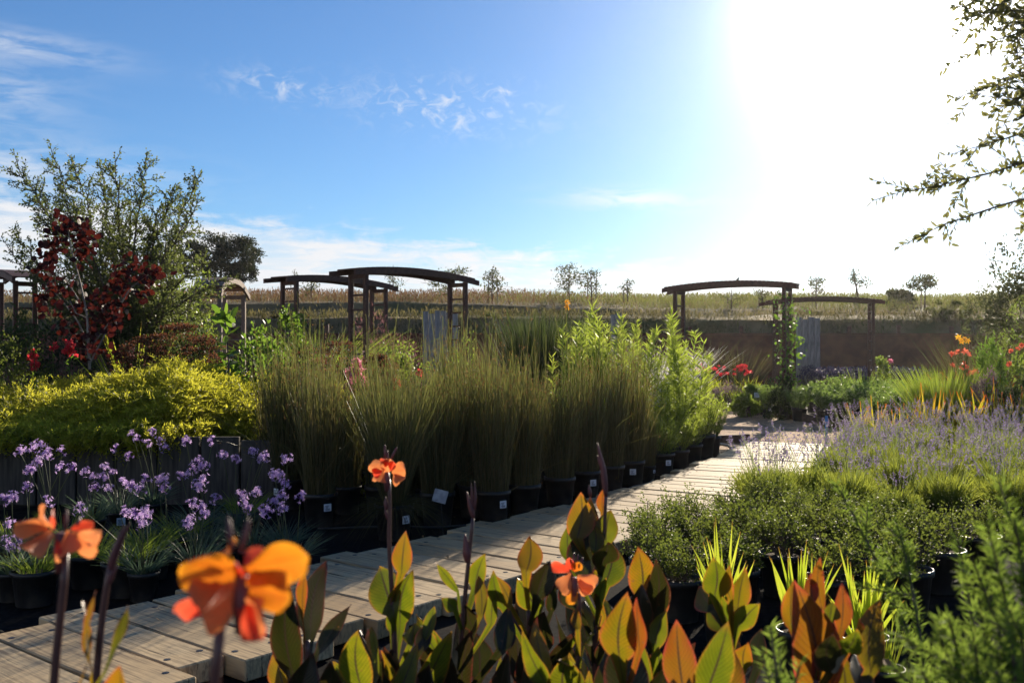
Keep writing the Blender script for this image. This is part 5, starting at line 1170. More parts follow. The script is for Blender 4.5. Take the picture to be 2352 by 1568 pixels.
for (px, d, lb_) in [(1765, 19.6, 'short herb pot at the corner of the edging, beside the white sign'), (1800, 19.0, 'small yellow green herb pot second from the white sign'), (1836, 18.6, 'herb pot beside the small dark red sign plate')]:
    place('herb', make_herb, 3, (gx(px, d), d, .008), lb_, HG, s=.82, seed=cnt); cnt += 1
for y in np.arange(16.6, 22.0, .62):
    x = max(np.interp(y, [15.2, 16.1, 17.0, 18.2, 19.5, 22], [7.6, 5.85, 5.5, 5.42, 5.34, 5.3]) + (.35 if y < 19 else .9), 5.6)
    while x < (2352 - CX) / F * y + .3:
        if r_.random() > .05:
            place('herb', make_herb, 3, (x + r_.normal() * .08, y + r_.normal() * .08, .008), 'bushy green potted herb in the massed rows beyond the gravel', HG, s=r_.uniform(.85, 1.2), seed=cnt); cnt += 1
        x += .62

# ---- low dark shrubs right of the boardwalk
def make_low_shrub(loc, label, group, seed):
    t = thing('potted_low_shrub', loc, label, 'shrub', group); h = pot(t, .13, .24); o = np.array(t.location); rd = np.random.default_rng(seed + 60); mb = MB(); tw = []
    cfg = dict(step=.05, wob=.14, up=(.25, .2, .1), max=2, nc=(8, 5, 0), t0=(.2, .2, 0), ang=(42, 45, 40), lr=(.5, .5, .4), rr=.5)
    for k in range(20):
        a = rd.uniform(0, 6.28); branch(mb, tw, o + (math.cos(a) * .03, math.sin(a) * .03, h * .9), (math.cos(a) * rd.uniform(.3, 1.3), math.sin(a) * rd.uniform(.3, 1.3), 1), rd.uniform(.14, .27), .005, 0, cfg, rd)
    mb.build('stems', M_['bark'], t)
    lb = MB(); leaf_twigs(lb, tw, .0125, .018, .011, 'd', per=1); lb.build('foliage', M_['coprosma'], t); return t
SG = 'low dark green shrubs in pots right of the boardwalk'
for i, (px, d, s, lb_) in enumerate([(1500, 6.1, .9, 'low green shrub touching the boardwalk planks behind the amber canna leaves'), (1590, 6.5, .95, 'low green shrub with twigs reaching over the planks'), (1500, 5.6, 1.0, 'low dark shrub just right of the tall canna leaves'), (1690, 7.0, .95, 'low green shrub along the boardwalk edge before the lavender'), (1765, 7.3, 1.0, 'low green shrub against the lavender nearest the planks'), (1610, 5.9, 1.0, 'low dark shrub behind the leftmost yellow green blades'), (1720, 6.3, 1.05, None), (1800, 6.7, 1.0, None), (1880, 7.1, .95, None), (1560, 5.2, .9, None), (1800, 5.7, 1.0, 'low dark shrub behind the middle yellow green blades'), (1900, 6.2, 1.0, None), (1980, 6.7, 1.05, 'low dark shrub by the wet black cloth'), (1990, 5.7, 1.0, None), (2070, 6.1, 1.0, None), (2080, 5.3, 1.0, 'low dark shrub behind the rightmost yellow green blades'), (1900, 5.2, .9, None), (1690, 5.4, .9, None), (2160, 5.8, 1.0, None), (2250, 6.3, 1.0, None)]):
    place('lowshrub', make_low_shrub, 3, (gx(px, d), d, .008), lb_ or 'low dark green potted shrub crowded among its neighbours', SG, s=s * (.98 if d > 6.2 else 1.05), seed=i)
# ---- yellow green strap leaves
def make_strap(loc, label, group, seed):
    t = thing('potted_strap_plant', loc, label, 'potted plant', group); h = pot(t, .10, .20); o = np.array(t.location); rd = np.random.default_rng(seed + 30); n = 34; a = np.linspace(0, 6.28, n) + rd.normal(size=n) * .2; f = rd.random(n); mb = MB()
    mb.blades(o + np.stack([np.cos(a) * .05 * f, np.sin(a) * .04 * f, np.full(n, h * .9)], 1), np.stack([np.cos(a) * .50 * f, np.sin(a) * .3 * f, np.ones(n)], 1) + rd.normal(size=(n, 3)) * .05, rd.uniform(.20, .40, n) * (1.1 - .3 * f), .019, 5, rd.normal(size=(n, 3)) * .02, 1.0, face=np.tile([[0., 1, 0]], (n, 1)), tipw=.05); mb.build('leaves', M_['strap'], t); return t
for i, (px, d, s, lb_) in enumerate([(1662, 4.75, 1.05, 'leftmost fan of glowing yellow green blades'), (1838, 4.35, 1.05, 'middle fan of glowing yellow green blades, behind the red canna leaf'), (1985, 4.25, 1.08, 'rightmost tall fan of glowing yellow green blades'), (2035, 4.0, .72, 'short yellow green fan beside the rightmost tall one')]):
    place('strap', make_strap, 3, (gx(px, d), d, .008), lb_, 'fans of yellow green blades in pots', rz=.3 * i, s=s, seed=i)

# litter, drip line
n = 420; x = rng.uniform(-3.2, 4.2, n); y = rng.uniform(3.6, 13.5, n)
lx = np.interp(y, LEFT[:, 1], LEFT[:, 0]); on = (x > lx + .1) & (x < lx + 1.2)
z = np.where(on, .122, .016) + rng.uniform(0, .006, n); ok = (x > lx - .9) & (x < lx + 2.0)
mb = MB(); mb.leaves(np.stack([x, y, z], 1)[ok], np.stack([rng.normal(size=n), rng.normal(size=n), rng.normal(size=n) * .12], 1)[ok], rng.uniform(.018, .05, ok.sum()), rng.uniform(.006, .02, ok.sum()), 'h', curl=.1, face=np.tile([[0, 0, 1.]], (ok.sum(), 1)))
tag(mb.build('leaf_litter', M_['dryleaf']), kind='stuff')
q = np.array([(gx(px, d) + .02, d - .20, .03) for px, d, s in front]); u = np.linspace(0, len(q) - 1, 60)
pts = np.stack([np.interp(u, range(len(q)), q[:, i]) for i in range(3)], 1); pts[:, 0] += .02 * np.sin(u * 4.3); pts[:, 2] = .022 + .012 * np.abs(np.sin(u * 2.9))
mb = MB(); mb.tube(pts, .008, 6); tag(mb.build('drip_line', M_['hose'], smooth=True, origin=pts[0]), 'thin black drip line lying along the front row of rush pots', 'hose')
# ------------------------------------------------------------------ cannas in the foreground
def blade_grid(mb, base, tip, width, prof='leaf', bow=0.0, depth=.0, fold=.25, yaw=0.0, seed=0, wave=.03, m=0, nx=8, ny=14, rnd=None, cup=0.0, root=None):
    """one large leaf or petal from base to tip (3-D points): bow bends it sideways, depth bends it towards (-) or away from the camera"""
    rd = np.random.default_rng(seed); base, tip = np.asarray(base), np.asarray(tip); ax = tip - base; Ln = np.linalg.norm(ax); T = ax / Ln
    side = nz(np.cross(T, np.array([0, -1.0, 0]))); nrm = np.cross(side, T)
    side, nrm = side * math.cos(yaw) + nrm * math.sin(yaw), nrm * math.cos(yaw) - side * math.sin(yaw)
    t = np.linspace(0, 1, ny + 1); u = np.linspace(-1, 1, nx + 1)
    if root is not None:
        root = np.asarray(root); nk = 5; tk = np.linspace(0, 1, nk + 1)[:-1]
    if prof == 'leaf': w = np.sin(math.pi * t ** .80) ** .82 * (1 - .25 * t ** 3); w = np.maximum(w, .05 * (1 - t))
    elif prof == 'petal': w = np.minimum(1, np.sin(math.pi * np.clip(t * .86 + .06, 0, 1) ** 1.5) ** .7 + .05); w[-1] = .25
    else: w = np.sin(math.pi * np.clip(t * .9 + .1, 0, 1)) ** .7
    ph = rd.random(3) * 6.28
    c = base + ax * t[:, None] + side * (bow * Ln * np.sin(math.pi * t))[:, None] + nrm * (depth * Ln * t * t)[:, None]
    hw = width / 2 * w
    V = c[:, None] + side * (hw[:, None] * u[None] )[..., None]
    off = fold * hw[:, None] * np.abs(u)[None] + wave * Ln * np.sin(t[:, None] * 7 + ph[0] + u[None] * 1.5) * np.abs(u)[None] ** 2 + cup * hw[:, None] * (u[None] ** 2)
    V = V + nrm * off[..., None]
    if root is not None:
        e0, e1 = V[1].mean(0), V[2].mean(0); m0 = e0 - (e1 - e0) * 2.2
        cs = (1 - tk[:, None]) ** 2 * root + 2 * tk[:, None] * (1 - tk[:, None]) * (m0 * .5 + root * .5 + np.array([0, 0, .0])) + tk[:, None] ** 2 * e0
        hk = .0065 + (hw[1] - .0065) * tk ** 3
        Vk = cs[:, None] + side * (hk[:, None] * u[None])[..., None] + nrm * ((.9 * (1 - tk) + fold * tk)[:, None] * hk[:, None] * np.abs(u)[None])[..., None]
        V = np.concatenate([Vk, V[1:]]); t = np.concatenate([tk * t[1] * .9, t[1:]]); ny = len(t) - 1
    r = rd.random() if rnd is None else rnd
    cc = np.zeros((ny + 1, nx + 1, 3)); cc[..., 0] = r; cc[..., 1] = t[:, None]; cc[..., 2] = np.abs(u)[None]
    i = np.arange(ny)[:, None] * (nx + 1); j = np.arange(nx)[None]
    lc = np.stack([np.broadcast_to(u[None] * width / 2, (ny + 1, nx + 1)), np.broadcast_to(t[:, None] * Ln, (ny + 1, nx + 1)), np.full((ny + 1, nx + 1), seed * 1.37)], -1)
    mb.add(V.reshape(-1, 3), np.stack([i + j, i + j + 1, i + nx + 2 + j, i + nx + 1 + j], -1).reshape(-1, 4), c=cc.reshape(-1, 3), m=m, lc=lc.reshape(-1, 3))
CG = 'flowering cannas along the near side of the boardwalk'
lseed = [100]
def canna(d, root_px, label, stem=None, leaves=(), flower=None, bud=None, dry=(), potted=True, fill=8):
    g = P(root_px, 0, d); b0 = np.array([g[0], d, .008]); t = thing('canna_plant', b0, label, 'canna', CG); rd = np.random.default_rng(int(root_px * 7 + d * 100))
    if potted: pot(t, .115, .22, tagm=(int(root_px) % 3 == 0), ta=-1.3)
    if stem is None:
        stem = [(root_px, min(y for (_, _, tx, y, _, _) in [l[:6] for l in leaves]) + 120)]
    pts = [b0 + (0, 0, .15 if potted else 0)] + [P(x, y, d) for x, y in reversed(stem)]
    pts = np.array(pts); s = np.concatenate([[0], np.cumsum(np.linalg.norm(np.diff(pts, axis=0), axis=1))]); tt = np.linspace(0, s[-1], 24)
    sm = MB(); sp = np.stack([np.interp(tt, s, pts[:, i]) for i in range(3)], 1); sp[1:-1] = sp[1:-1] * .6 + (sp[:-2] + sp[2:]) * .2; fl = flower is not None or bud is not None
    sm.tube(sp, np.linspace(.011, .0048 if fl else .006, 24), 8); sm.build('stem', M_['cstem'], t, smooth=True)
    for k, (bx, by, tx, ty, wpx, ty_, *opt) in enumerate(leaves):
        lseed[0] += 1; o = opt[0] if opt else {}; dd = d + o.get('dz', rd.uniform(-.09, .09)); a, b = P(bx, by, dd - .0), P(tx, ty, dd + o.get('tz', rd.uniform(-.10, .12)))
        jr = np.argmin(np.abs(sp[:, 2] - (a[2] - .07 - abs(a[0] - sp[12, 0]) * .8)))
        mb = MB(); blade_grid(mb, a, b, wpx / F * dd * 1.15, 'leaf', o.get('bow', rd.uniform(-.08, .08)), o.get('dep', rd.uniform(-.22, .20)), o.get('fold', rd.uniform(.12, .35)), o.get('yaw', rd.uniform(-.45, .45)), lseed[0], .034, rnd=o.get('rnd'), root=sp[max(jr, 1)])
        mb.build('leaf', M_[ty_], t, smooth=True)
    if potted:
        for k in range(fill):
            lseed[0] += 1; z = rd.uniform(.2, .45); jr = np.argmin(np.abs(sp[:, 2] - z)); a0 = rd.uniform(0, 6.28); ln = rd.uniform(.15, .25)
            a = sp[jr] + np.array([math.cos(a0) * .04, math.sin(a0) * .04, .06]); e = a + np.array([math.cos(a0) * ln * .45, math.sin(a0) * ln * .45, ln])
            mb = MB(); blade_grid(mb, a, e, ln * rd.uniform(.30, .42), 'leaf', rd.uniform(-.08, .08), rd.uniform(-.15, .25), rd.uniform(.1, .35), rd.uniform(-1, 1), lseed[0], .02, root=sp[jr])
            mb.build('leaf', M_[('cd', 'cd', 'cg', 'cd')[k % 4]], t, smooth=True)
    for (bx, by, tx, ty, wpx, mt, dep) in dry:
        lseed[0] += 1; mb = MB(); blade_grid(mb, P(bx, by, d - .05), P(tx, ty, d - .12), wpx / F * d, 'leaf', .1, dep, .5, .8, lseed[0], .04); mb.build('dry_or_sheen_leaf', M_[mt], t, smooth=True)  # dry brown leaves, and grey ones with a highlight put into the colour
    if flower:
        cx, cy_, petals, spikes = flower; c = P(cx, cy_, d); fm = MB(); fm.tube([c - (0, 0, .045), c - (0, 0, .02), c + (0, 0, .005)], [.006, .009, .006], 8); fo = fm.build('flower', M_['cbud'], t, smooth=True)
        for (bx, by, tx, ty, wpx, mt, *opt) in petals:
            o = opt[0] if opt else {}; lseed[0] += 1; dz = o.get('dz', rd.uniform(-.012, .012)); a = P(bx, by, d + dz); e = P(tx, ty, d + dz + o.get('tz', rd.uniform(-.03, .015)))
            pm = MB(); blade_grid(pm, a, e, wpx / F * d * 1.12, 'petal', o.get('bow', rd.uniform(-.12, .12)), o.get('dep', rd.uniform(-.25, .35)), o.get('fold', .0), o.get('yaw', rd.uniform(-.45, .45)), lseed[0], .085, cup=o.get('cup', rd.uniform(-.3, .5)), nx=10, ny=12); pm.build('petal', M_[mt], fo, smooth=True)
        for (bx, by, tx, ty, wpx) in spikes:
            sm = MB(); a, e = P(bx, by, d), P(tx, ty, d + .01); sm.tube([a, a * .5 + e * .5, a * .15 + e * .85, e], np.array([.7, 1.0, .8, .15]) * wpx / 2 / F * d, 6); sm.build('sepal', M_['cbud'], fo, smooth=True)
    if bud:
        for (pl, wpx) in bud:
            q = np.array([P(x, y, d) for x, y in pl]); sm = MB(); tt = np.linspace(0, len(pl) - 1, 9); q = np.stack([np.interp(tt, range(len(pl)), q[:, i]) for i in range(3)], 1)
            sm.tube(q, np.array([.55, .8, 1, 1, .95, .8, .6, .4, .12]) * wpx / 2 / F * d, 7); sm.build('bud', M_['cbud'], t, smooth=True)
    return t
# the big blurred orange bloom, very near
canna(.86, 470, 'big orange canna bloom close to the camera, out of focus', [(512, 1400), (500, 1480), (484, 1600)], (),
      (556, 1335, [(556, 1325, 428, 1268, 108, 'peto', dict(dep=.25, yaw=.3, cup=.5)), (552, 1338, 448, 1408, 118, 'pet', dict(tz=-.05, dep=.1, cup=-.4)), (560, 1308, 706, 1264, 84, 'peto', dict(dep=.2, yaw=-.3, cup=.4)), (566, 1332, 655, 1345, 52, 'peto', dict(tz=-.03)),
                   (556, 1350, 682, 1388, 66, 'peto', dict(tz=-.02, yaw=.4)), (552, 1378, 578, 1464, 54, 'petr', dict(tz=-.04)), (562, 1378, 622, 1456, 62, 'pet', dict(tz=-.03)), (525, 1300, 505, 1235, 40, 'peto', dict(tz=.04)),
                   (545, 1330, 575, 1290, 34, 'petr', dict(tz=-.02)), (505, 1385, 436, 1405, 46, 'petr', dict(tz=.03)), (560, 1320, 600, 1262, 50, 'petr', dict(tz=.03)), (500, 1400, 470, 1440, 34, 'pet', dict(tz=.04)), (520, 1325, 424, 1318, 70, 'peto', dict(tz=.02))],
       [(532, 1262, 524, 1186, 15), (553, 1268, 572, 1188, 13)]), potted=False)
canna(1.26, 112, 'coral canna bloom at the left edge of the photo, two flowers side by side', [(150, 1260), (152, 1310), (138, 1420), (125, 1540), (118, 1640)], [(208, 1520, 192, 1356, 30, 'co', dict(yaw=.7)), (232, 1560, 300, 1396, 34, 'cg', dict(yaw=.6)), (262, 1640, 292, 1515, 72, 'co', {})],
      (138, 1232, [(114, 1218, 42, 1186, 56, 'pet', dict(dep=.25, cup=.5)), (120, 1222, 62, 1276, 58, 'pet', dict(tz=-.04, cup=-.4)), (126, 1216, 121, 1168, 20, 'petr', dict(yaw=.9)), (120, 1214, 80, 1172, 40, 'pet', dict(tz=.03)), (152, 1220, 134, 1262, 50, 'pet', dict(tz=-.04, cup=-.5)), (166, 1224, 226, 1256, 54, 'pet', dict(tz=-.02, cup=-.5)),
                   (162, 1214, 218, 1210, 26, 'petr', dict(tz=.02)), (180, 1222, 232, 1232, 34, 'pet', dict(tz=-.02)), (132, 1240, 132, 1270, 16, 'petr')], [(150, 1216, 153, 1168, 9), (177, 1206, 184, 1186, 9)]))
canna(1.45, 222, 'dark pointed canna bud leaning right, beside the coral bloom', [(258, 1280), (246, 1330), (236, 1400), (222, 1540), (215, 1640)], [(212, 1540, 198, 1380, 32, 'co', dict(yaw=.6))], None, [([(250, 1320), (262, 1275), (278, 1235), (298, 1200)], 20), ([(246, 1345), (256, 1320), (270, 1298)], 16), ([(262, 1290), (272, 1240), (284, 1205)], 12)])
canna(2.35, 712, 'dark bronze leaved canna right of the big orange bloom', [(706, 1470), (708, 1560)],
      [(714, 1462, 739, 1286, 66, 'cd', dict(yaw=.25, fold=.3)), (700, 1460, 703, 1300, 30, 'cr', dict(yaw=.8)), (676, 1560, 662, 1330, 62, 'cd', dict(yaw=-.3)), (724, 1506, 793, 1386, 36, 'cd', dict(yaw=.5)), (660, 1600, 632, 1476, 48, 'co', dict(yaw=.2)), (690, 1640, 720, 1500, 70, 'cd', {}), (745, 1640, 760, 1520, 60, 'cd', {})], None, None)
canna(2.62, 906, 'coral canna bloom on a tall stem before the rushes', [(893, 1100), (896, 1160), (893, 1240), (898, 1320), (904, 1420), (908, 1520)],
      [(922, 1322, 928, 1222, 42, 'co', dict(yaw=.2)), (908, 1412, 858, 1292, 78, 'cg', dict(yaw=.1, rnd=.2)), (920, 1440, 948, 1288, 54, 'cg', dict(yaw=-.2, rnd=.3)), (900, 1450, 890, 1408, 20, 'cg', {}), (945, 1480, 952, 1432, 40, 'cg', dict(yaw=.3)), (962, 1500, 990, 1420, 34, 'cd', {}), (880, 1600, 905, 1480, 66, 'cd', {}), (940, 1640, 985, 1520, 60, 'cd', {}), (975, 1470, 1000, 1390, 30, 'cg', dict(yaw=.5))],
      (889, 1088, [(886, 1078, 848, 1066, 28, 'pet', dict(tz=-.02)), (880, 1082, 866, 1104, 30, 'pet', dict(tz=-.03, cup=-.4)), (888, 1088, 894, 1048, 26, 'pet', dict(tz=-.02)), (900, 1084, 931, 1082, 34, 'pet', dict(cup=-.4)), (904, 1088, 922, 1112, 28, 'pet', dict(tz=-.03, cup=-.4)), (884, 1072, 878, 1046, 16, 'petr', {}), (896, 1080, 908, 1064, 20, 'petr', {}), (878, 1080, 856, 1084, 22, 'petr', {})],
       [(884, 1056, 884, 1020, 6), (897, 1056, 912, 1026, 6), (890, 1060, 890, 1034, 6)]), [([(888, 1170), (886, 1155), (886, 1140)], 10), ([(893, 1195), (887, 1178), (884, 1166)], 8)], [(910, 1560, 925, 1490, 26, 'dryleaf', .2)])
canna(2.4, 828, 'yellow green leaved canna low at the bottom edge, left of centre', [(838, 1560), (838, 1620)], [(836, 1600, 834, 1422, 66, 'cg', dict(rnd=.7, yaw=.1)), (838, 1590, 774, 1514, 54, 'cg', dict(yaw=.4)), (866, 1560, 866, 1440, 40, 'cg', dict(yaw=.9)), (905, 1568, 880, 1490, 34, 'co', dict(yaw=.8)), (800, 1660, 770, 1560, 60, 'cd', {})], None, None)
canna(2.75, 1062, 'slender canna with a small orange opening bud', [(1086, 1190), (1080, 1250), (1072, 1330), (1060, 1450), (1055, 1560)],
      [(1090, 1360, 1120, 1268, 38, 'cg', dict(yaw=.3, rnd=.6)), (1056, 1362, 1000, 1292, 26, 'cg', dict(yaw=.5)), (1046, 1400, 1018, 1376, 30, 'cg', {}), (1104, 1420, 1110, 1330, 34, 'co', dict(yaw=.6)), (1090, 1450, 1072, 1380, 40, 'cd', {}), (1128, 1440, 1134, 1340, 32, 'cg', dict(yaw=.5)), (1010, 1520, 960, 1440, 40, 'cg', dict(yaw=.4)), (1100, 1560, 1090, 1450, 60, 'cd', {}), (1030, 1600, 1020, 1480, 60, 'cd', {}), (1150, 1500, 1160, 1400, 50, 'cd', {})],
      None, [([(1088, 1190), (1080, 1160), (1072, 1128)], 13), ([(1090, 1170), (1092, 1140), (1090, 1104)], 8), ([(1074, 1290), (1072, 1262), (1068, 1225)], 20), ([(1086, 1175), (1084, 1140), (1082, 1108)], 7)], [(1048, 1470, 1046, 1550, 14, 'dryleaf', .1)])
canna(2.95, 1372, 'tallest canna clump in the middle with amber leaves and a dark bud spike', [(1392, 1130), (1390, 1170), (1388, 1250), (1380, 1330), (1370, 1440), (1366, 1520)],
      [(1322, 1244, 1334, 1130, 58, 'co', dict(yaw=.1)), (1348, 1236, 1356, 1146, 44, 'cd', dict(yaw=.2)), (1384, 1184, 1388, 1118, 22, 'cr', dict(yaw=.7)), (1392, 1252, 1402, 1166, 50, 'cg', dict(rnd=.8, yaw=.2)), (1366, 1270, 1362, 1172, 36, 'cg', dict(yaw=-.3)), (1384, 1350, 1416, 1232, 62, 'cg', dict(rnd=.3, yaw=-.2)), (1308, 1290, 1304, 1204, 34, 'cg', dict(rnd=.3)), (1340, 1330, 1352, 1200, 66, 'cd', dict(yaw=.1)), (1378, 1300, 1392, 1226, 54, 'cd', {}), (1376, 1400, 1386, 1334, 28, 'cg', dict(yaw=.6)), (1390, 1420, 1376, 1350, 24, 'co', dict(yaw=.7)), (1350, 1480, 1346, 1370, 60, 'cd', {}), (1410, 1440, 1390, 1390, 40, 'cg', {}), (1330, 1400, 1300, 1320, 50, 'cd', {})],
      None, [([(1392, 1140), (1386, 1080), (1372, 1016)], 15), ([(1386, 1080), (1378, 1060), (1372, 1046)], 10), ([(1356, 1140), (1354, 1125), (1352, 1112)], 9)])
canna(2.35, 1322, 'pale coral canna bloom in the middle with an amber bract on its stem', [(1331, 1360), (1330, 1420), (1328, 1500), (1325, 1590)],
      [(1328, 1450, 1328, 1400, 22, 'co', dict(yaw=.2)), (1296, 1600, 1300, 1494, 76, 'cg', dict(rnd=.7)), (1262, 1570, 1228, 1424, 44, 'co', dict(yaw=.3)), (1262, 1580, 1196, 1462, 42, 'cg', dict(yaw=.3)), (1378, 1600, 1386, 1500, 40, 'cd', {}), (1340, 1470, 1382, 1462, 22, 'cg', {}), (1240, 1640, 1200, 1540, 60, 'cd', {})],
      (1320, 1330, [(1308, 1308, 1268, 1298, 26, 'petr', {}), (1312, 1316, 1288, 1360, 40, 'pet', dict(tz=-.03, cup=-.4)), (1326, 1322, 1364, 1340, 42, 'pet', dict(tz=-.03, cup=-.4)), (1322, 1340, 1308, 1384, 22, 'peto', {}), (1320, 1312, 1328, 1292, 24, 'peto', {}), (1330, 1330, 1352, 1362, 34, 'pet', dict(tz=-.02)), (1316, 1310, 1310, 1284, 18, 'petr', {})], [(1319, 1296, 1318, 1268, 7), (1334, 1296, 1338, 1280, 6), (1324, 1300, 1328, 1272, 6)]), None, [(1310, 1520, 1290, 1490, 30, 'dryleaf', .3)])
canna(2.8, 1210, 'amber leaved canna just left of the tallest clump', [(1214, 1400), (1214, 1480)],
      [(1206, 1318, 1217, 1234, 52, 'co', dict(rnd=.6, yaw=.1)), (1238, 1404, 1188, 1334, 56, 'cg', dict(rnd=.6, yaw=.3)), (1230, 1380, 1262, 1284, 54, 'cd', {}), (1266, 1408, 1276, 1350, 24, 'cd', {}), (1206, 1460, 1190, 1370, 50, 'cd', {}), (1240, 1500, 1250, 1400, 60, 'cd', {}), (1162, 1400, 1128, 1324, 36, 'cg', dict(yaw=.4)), (1178, 1400, 1150, 1324, 34, 'co', dict(yaw=.6))], None, None)
canna(2.7, 1502, 'canna with two broad orange leaves right of the tallest clump', [(1502, 1420), (1500, 1500)],
      [(1476, 1372, 1464, 1252, 60, 'co', dict(rnd=.7, yaw=.1, bow=.04)), (1516, 1420, 1500, 1310, 62, 'co', dict(rnd=.5, yaw=-.3, bow=-.12)), (1500, 1420, 1508, 1280, 50, 'cd', dict(yaw=.3)), (1500, 1450, 1540, 1330, 34, 'co', dict(yaw=.6)), (1480, 1440, 1470, 1350, 50, 'cd', {}), (1506, 1490, 1530, 1400, 40, 'cg', {})], None, None, [(1420, 1390, 1465, 1368, 22, 'sheenleaf', .2)])
canna(2.12, 1440, 'bronze and orange leaved canna low in the middle of the bottom edge', [(1440, 1560), (1440, 1640)],
      [(1424, 1520, 1442, 1370, 76, 'co', dict(rnd=.4, yaw=.1)), (1462, 1640, 1432, 1444, 92, 'cd', dict(yaw=.05)), (1484, 1620, 1466, 1452, 50, 'cg', dict(yaw=.4)), (1470, 1500, 1452, 1380, 40, 'cr', dict(yaw=.6)), (1490, 1640, 1520, 1530, 60, 'cd', {})], None, None)
canna(2.05, 1576, 'red orange leaved canna at the bottom edge, right of centre', [(1580, 1600), (1580, 1680)],
      [(1572, 1600, 1553, 1420, 70, 'cr', dict(rnd=.2, yaw=.1)), (1612, 1612, 1672, 1440, 76, 'cg', dict(rnd=.1, yaw=.2)), (1668, 1640, 1674, 1462, 66, 'co', dict(rnd=.9)), (1600, 1660, 1598, 1510, 56, 'cd', {}), (1640, 1680, 1700, 1560, 60, 'cd', {})], None, None)
canna(2.6, 1672, 'green leaved canna before the leftmost yellow green fan', [(1680, 1460), (1680, 1540)],
      [(1640, 1370, 1640, 1278, 58, 'cg', dict(rnd=.4)), (1648, 1402, 1602, 1340, 58, 'cd', {}), (1680, 1380, 1676, 1306, 28, 'co', dict(yaw=.5)), (1694, 1400, 1716, 1306, 44, 'co', dict(rnd=.2, yaw=-.2)), (1678, 1434, 1634, 1332, 44, 'cg', dict(yaw=.3)), (1690, 1446, 1748, 1380, 46, 'cg', dict(yaw=.3)), (1668, 1448, 1624, 1400, 50, 'cg', {}), (1708, 1536, 1718, 1468, 40, 'co', dict(rnd=.8)), (1690, 1520, 1660, 1440, 50, 'cd', {}), (1740, 1540, 1750, 1440, 40, 'cd', {})], None, None)
canna(2.02, 1868, 'canna with the largest red orange leaf, at the bottom right', [(1874, 1560), (1874, 1640)],
      [(1876, 1612, 1842, 1360, 106, 'cr', dict(rnd=.05, yaw=.05, fold=.12)), (1866, 1388, 1860, 1310, 30, 'cr', dict(rnd=.8, yaw=.4, dz=.1)), (1890, 1406, 1890, 1272, 30, 'cr', dict(rnd=.1, yaw=.5, dz=.12)), (1818, 1442, 1826, 1338, 42, 'co', dict(dz=.1)), (1930, 1452, 1934, 1338, 38, 'cr', dict(rnd=.7, yaw=.3, dz=.1)), (1906, 1424, 1918, 1382, 40, 'cg', {}), (1934, 1496, 1966, 1450, 46, 'cg', dict(yaw=.5)), (2002, 1556, 2018, 1378, 62, 'co', dict(rnd=.25)), (1978, 1452, 1968, 1414, 24, 'cr', {}), (1944, 1620, 1932, 1506, 60, 'co', {}), (1910, 1540, 1900, 1430, 60, 'cd', {}), (1980, 1600, 1970, 1480, 50, 'cd', {})],
      None, None, [(1890, 1530, 1956, 1498, 30, 'sheenleaf', .2), (2030, 1512, 2082, 1566, 20, 'dryleaf', .1)])

# ------------------------------------------------------------------ soft blurred bush, bottom right, close to the camera
def near_bush():
    d = 1.55; b0 = np.array([gx(2330, 1.7), 1.7, 0]); t = thing('feathery_bush', b0, 'feathery green bush close to the camera at the bottom right, out of focus', 'bush'); rd = np.random.default_rng(6); mb, lb = MB(), MB(); tw = []
    ends = [(2330, 1195, 1.5), (2240, 1300, 1.5), (2060, 1200, 2.3), (1920, 1110, 2.5), (2160, 1460, 1.5), (2300, 1330, 1.4), (2180, 1420, 1.4), (2240, 1480, 1.35), (2340, 1420, 1.3), (2200, 1540, 1.4), (2290, 1540, 1.3), (2352, 1290, 1.5), (2200, 1240, 1.8), (2250, 1380, 1.6), (2330, 1500, 1.5), (2230, 1570, 1.5), (2400, 1230, 1.5), (2280, 1250, 1.6)]
    for px, py, dd in ends:
        e = P(px, py, dd); s = b0 + (rd.normal() * .08, rd.normal() * .08, .45); m = s * .45 + e * .55 + np.array([.05, 0, .02]); tt = np.linspace(0, 1, 16)[:, None]; pts = (1 - tt) ** 2 * s + 2 * tt * (1 - tt) * m + tt ** 2 * e
        mb.tube(pts, np.linspace(.006, .0018, 16), 5); tw.append(pts[4:])
        for k in range(10):
            j = rd.integers(4, 15); dv = nz(pts[j] - pts[j - 1]) * .8 + rd.normal(size=3) * .55; q = pts[j] + np.linspace(0, 1, 5)[:, None] * dv * rd.uniform(.03, .085); tw.append(q); mb.tube(q, .0014, 4)
    mb.tube([b0, b0 + (0, 0, .3), b0 + (.01, 0, .48)], .014, 7); mb.build('stems', M_['bark'], t)
    leaf_twigs(lb, tw, .0042, .025, .0036, 'd', ang=55, per=3, curl=.2); lb.build('foliage', M_['needle'], t)
near_bush()
def near_sprig():
    b0 = np.array([gx(1800, 1.5), 1.5, 0]); t = thing('feathery_bush', b0, 'small blurred feathery sprig at the bottom edge before the red canna leaf', 'bush'); rd = np.random.default_rng(16); mb, lb = MB(), MB(); tw = []
    for px, py in ((1770, 1440), (1790, 1490), (1840, 1520), (1750, 1500), (1815, 1560), (1780, 1550)):
        e = P(px, py, 1.5 + rd.normal() * .03); s = P(1800, 1660, 1.5); tt = np.linspace(0, 1, 8)[:, None]; pts = s + (e - s) * tt; mb.tube(pts, np.linspace(.003, .0015, 8), 4); tw.append(pts[2:])
    mb.tube([b0, P(1800, 1660, 1.5)], .004, 5); mb.build('stems', M_['bark'], t); leaf_twigs(lb, tw, .0045, .02, .003, 'd', per=3); lb.build('foliage', M_['needle'], t)
near_sprig()

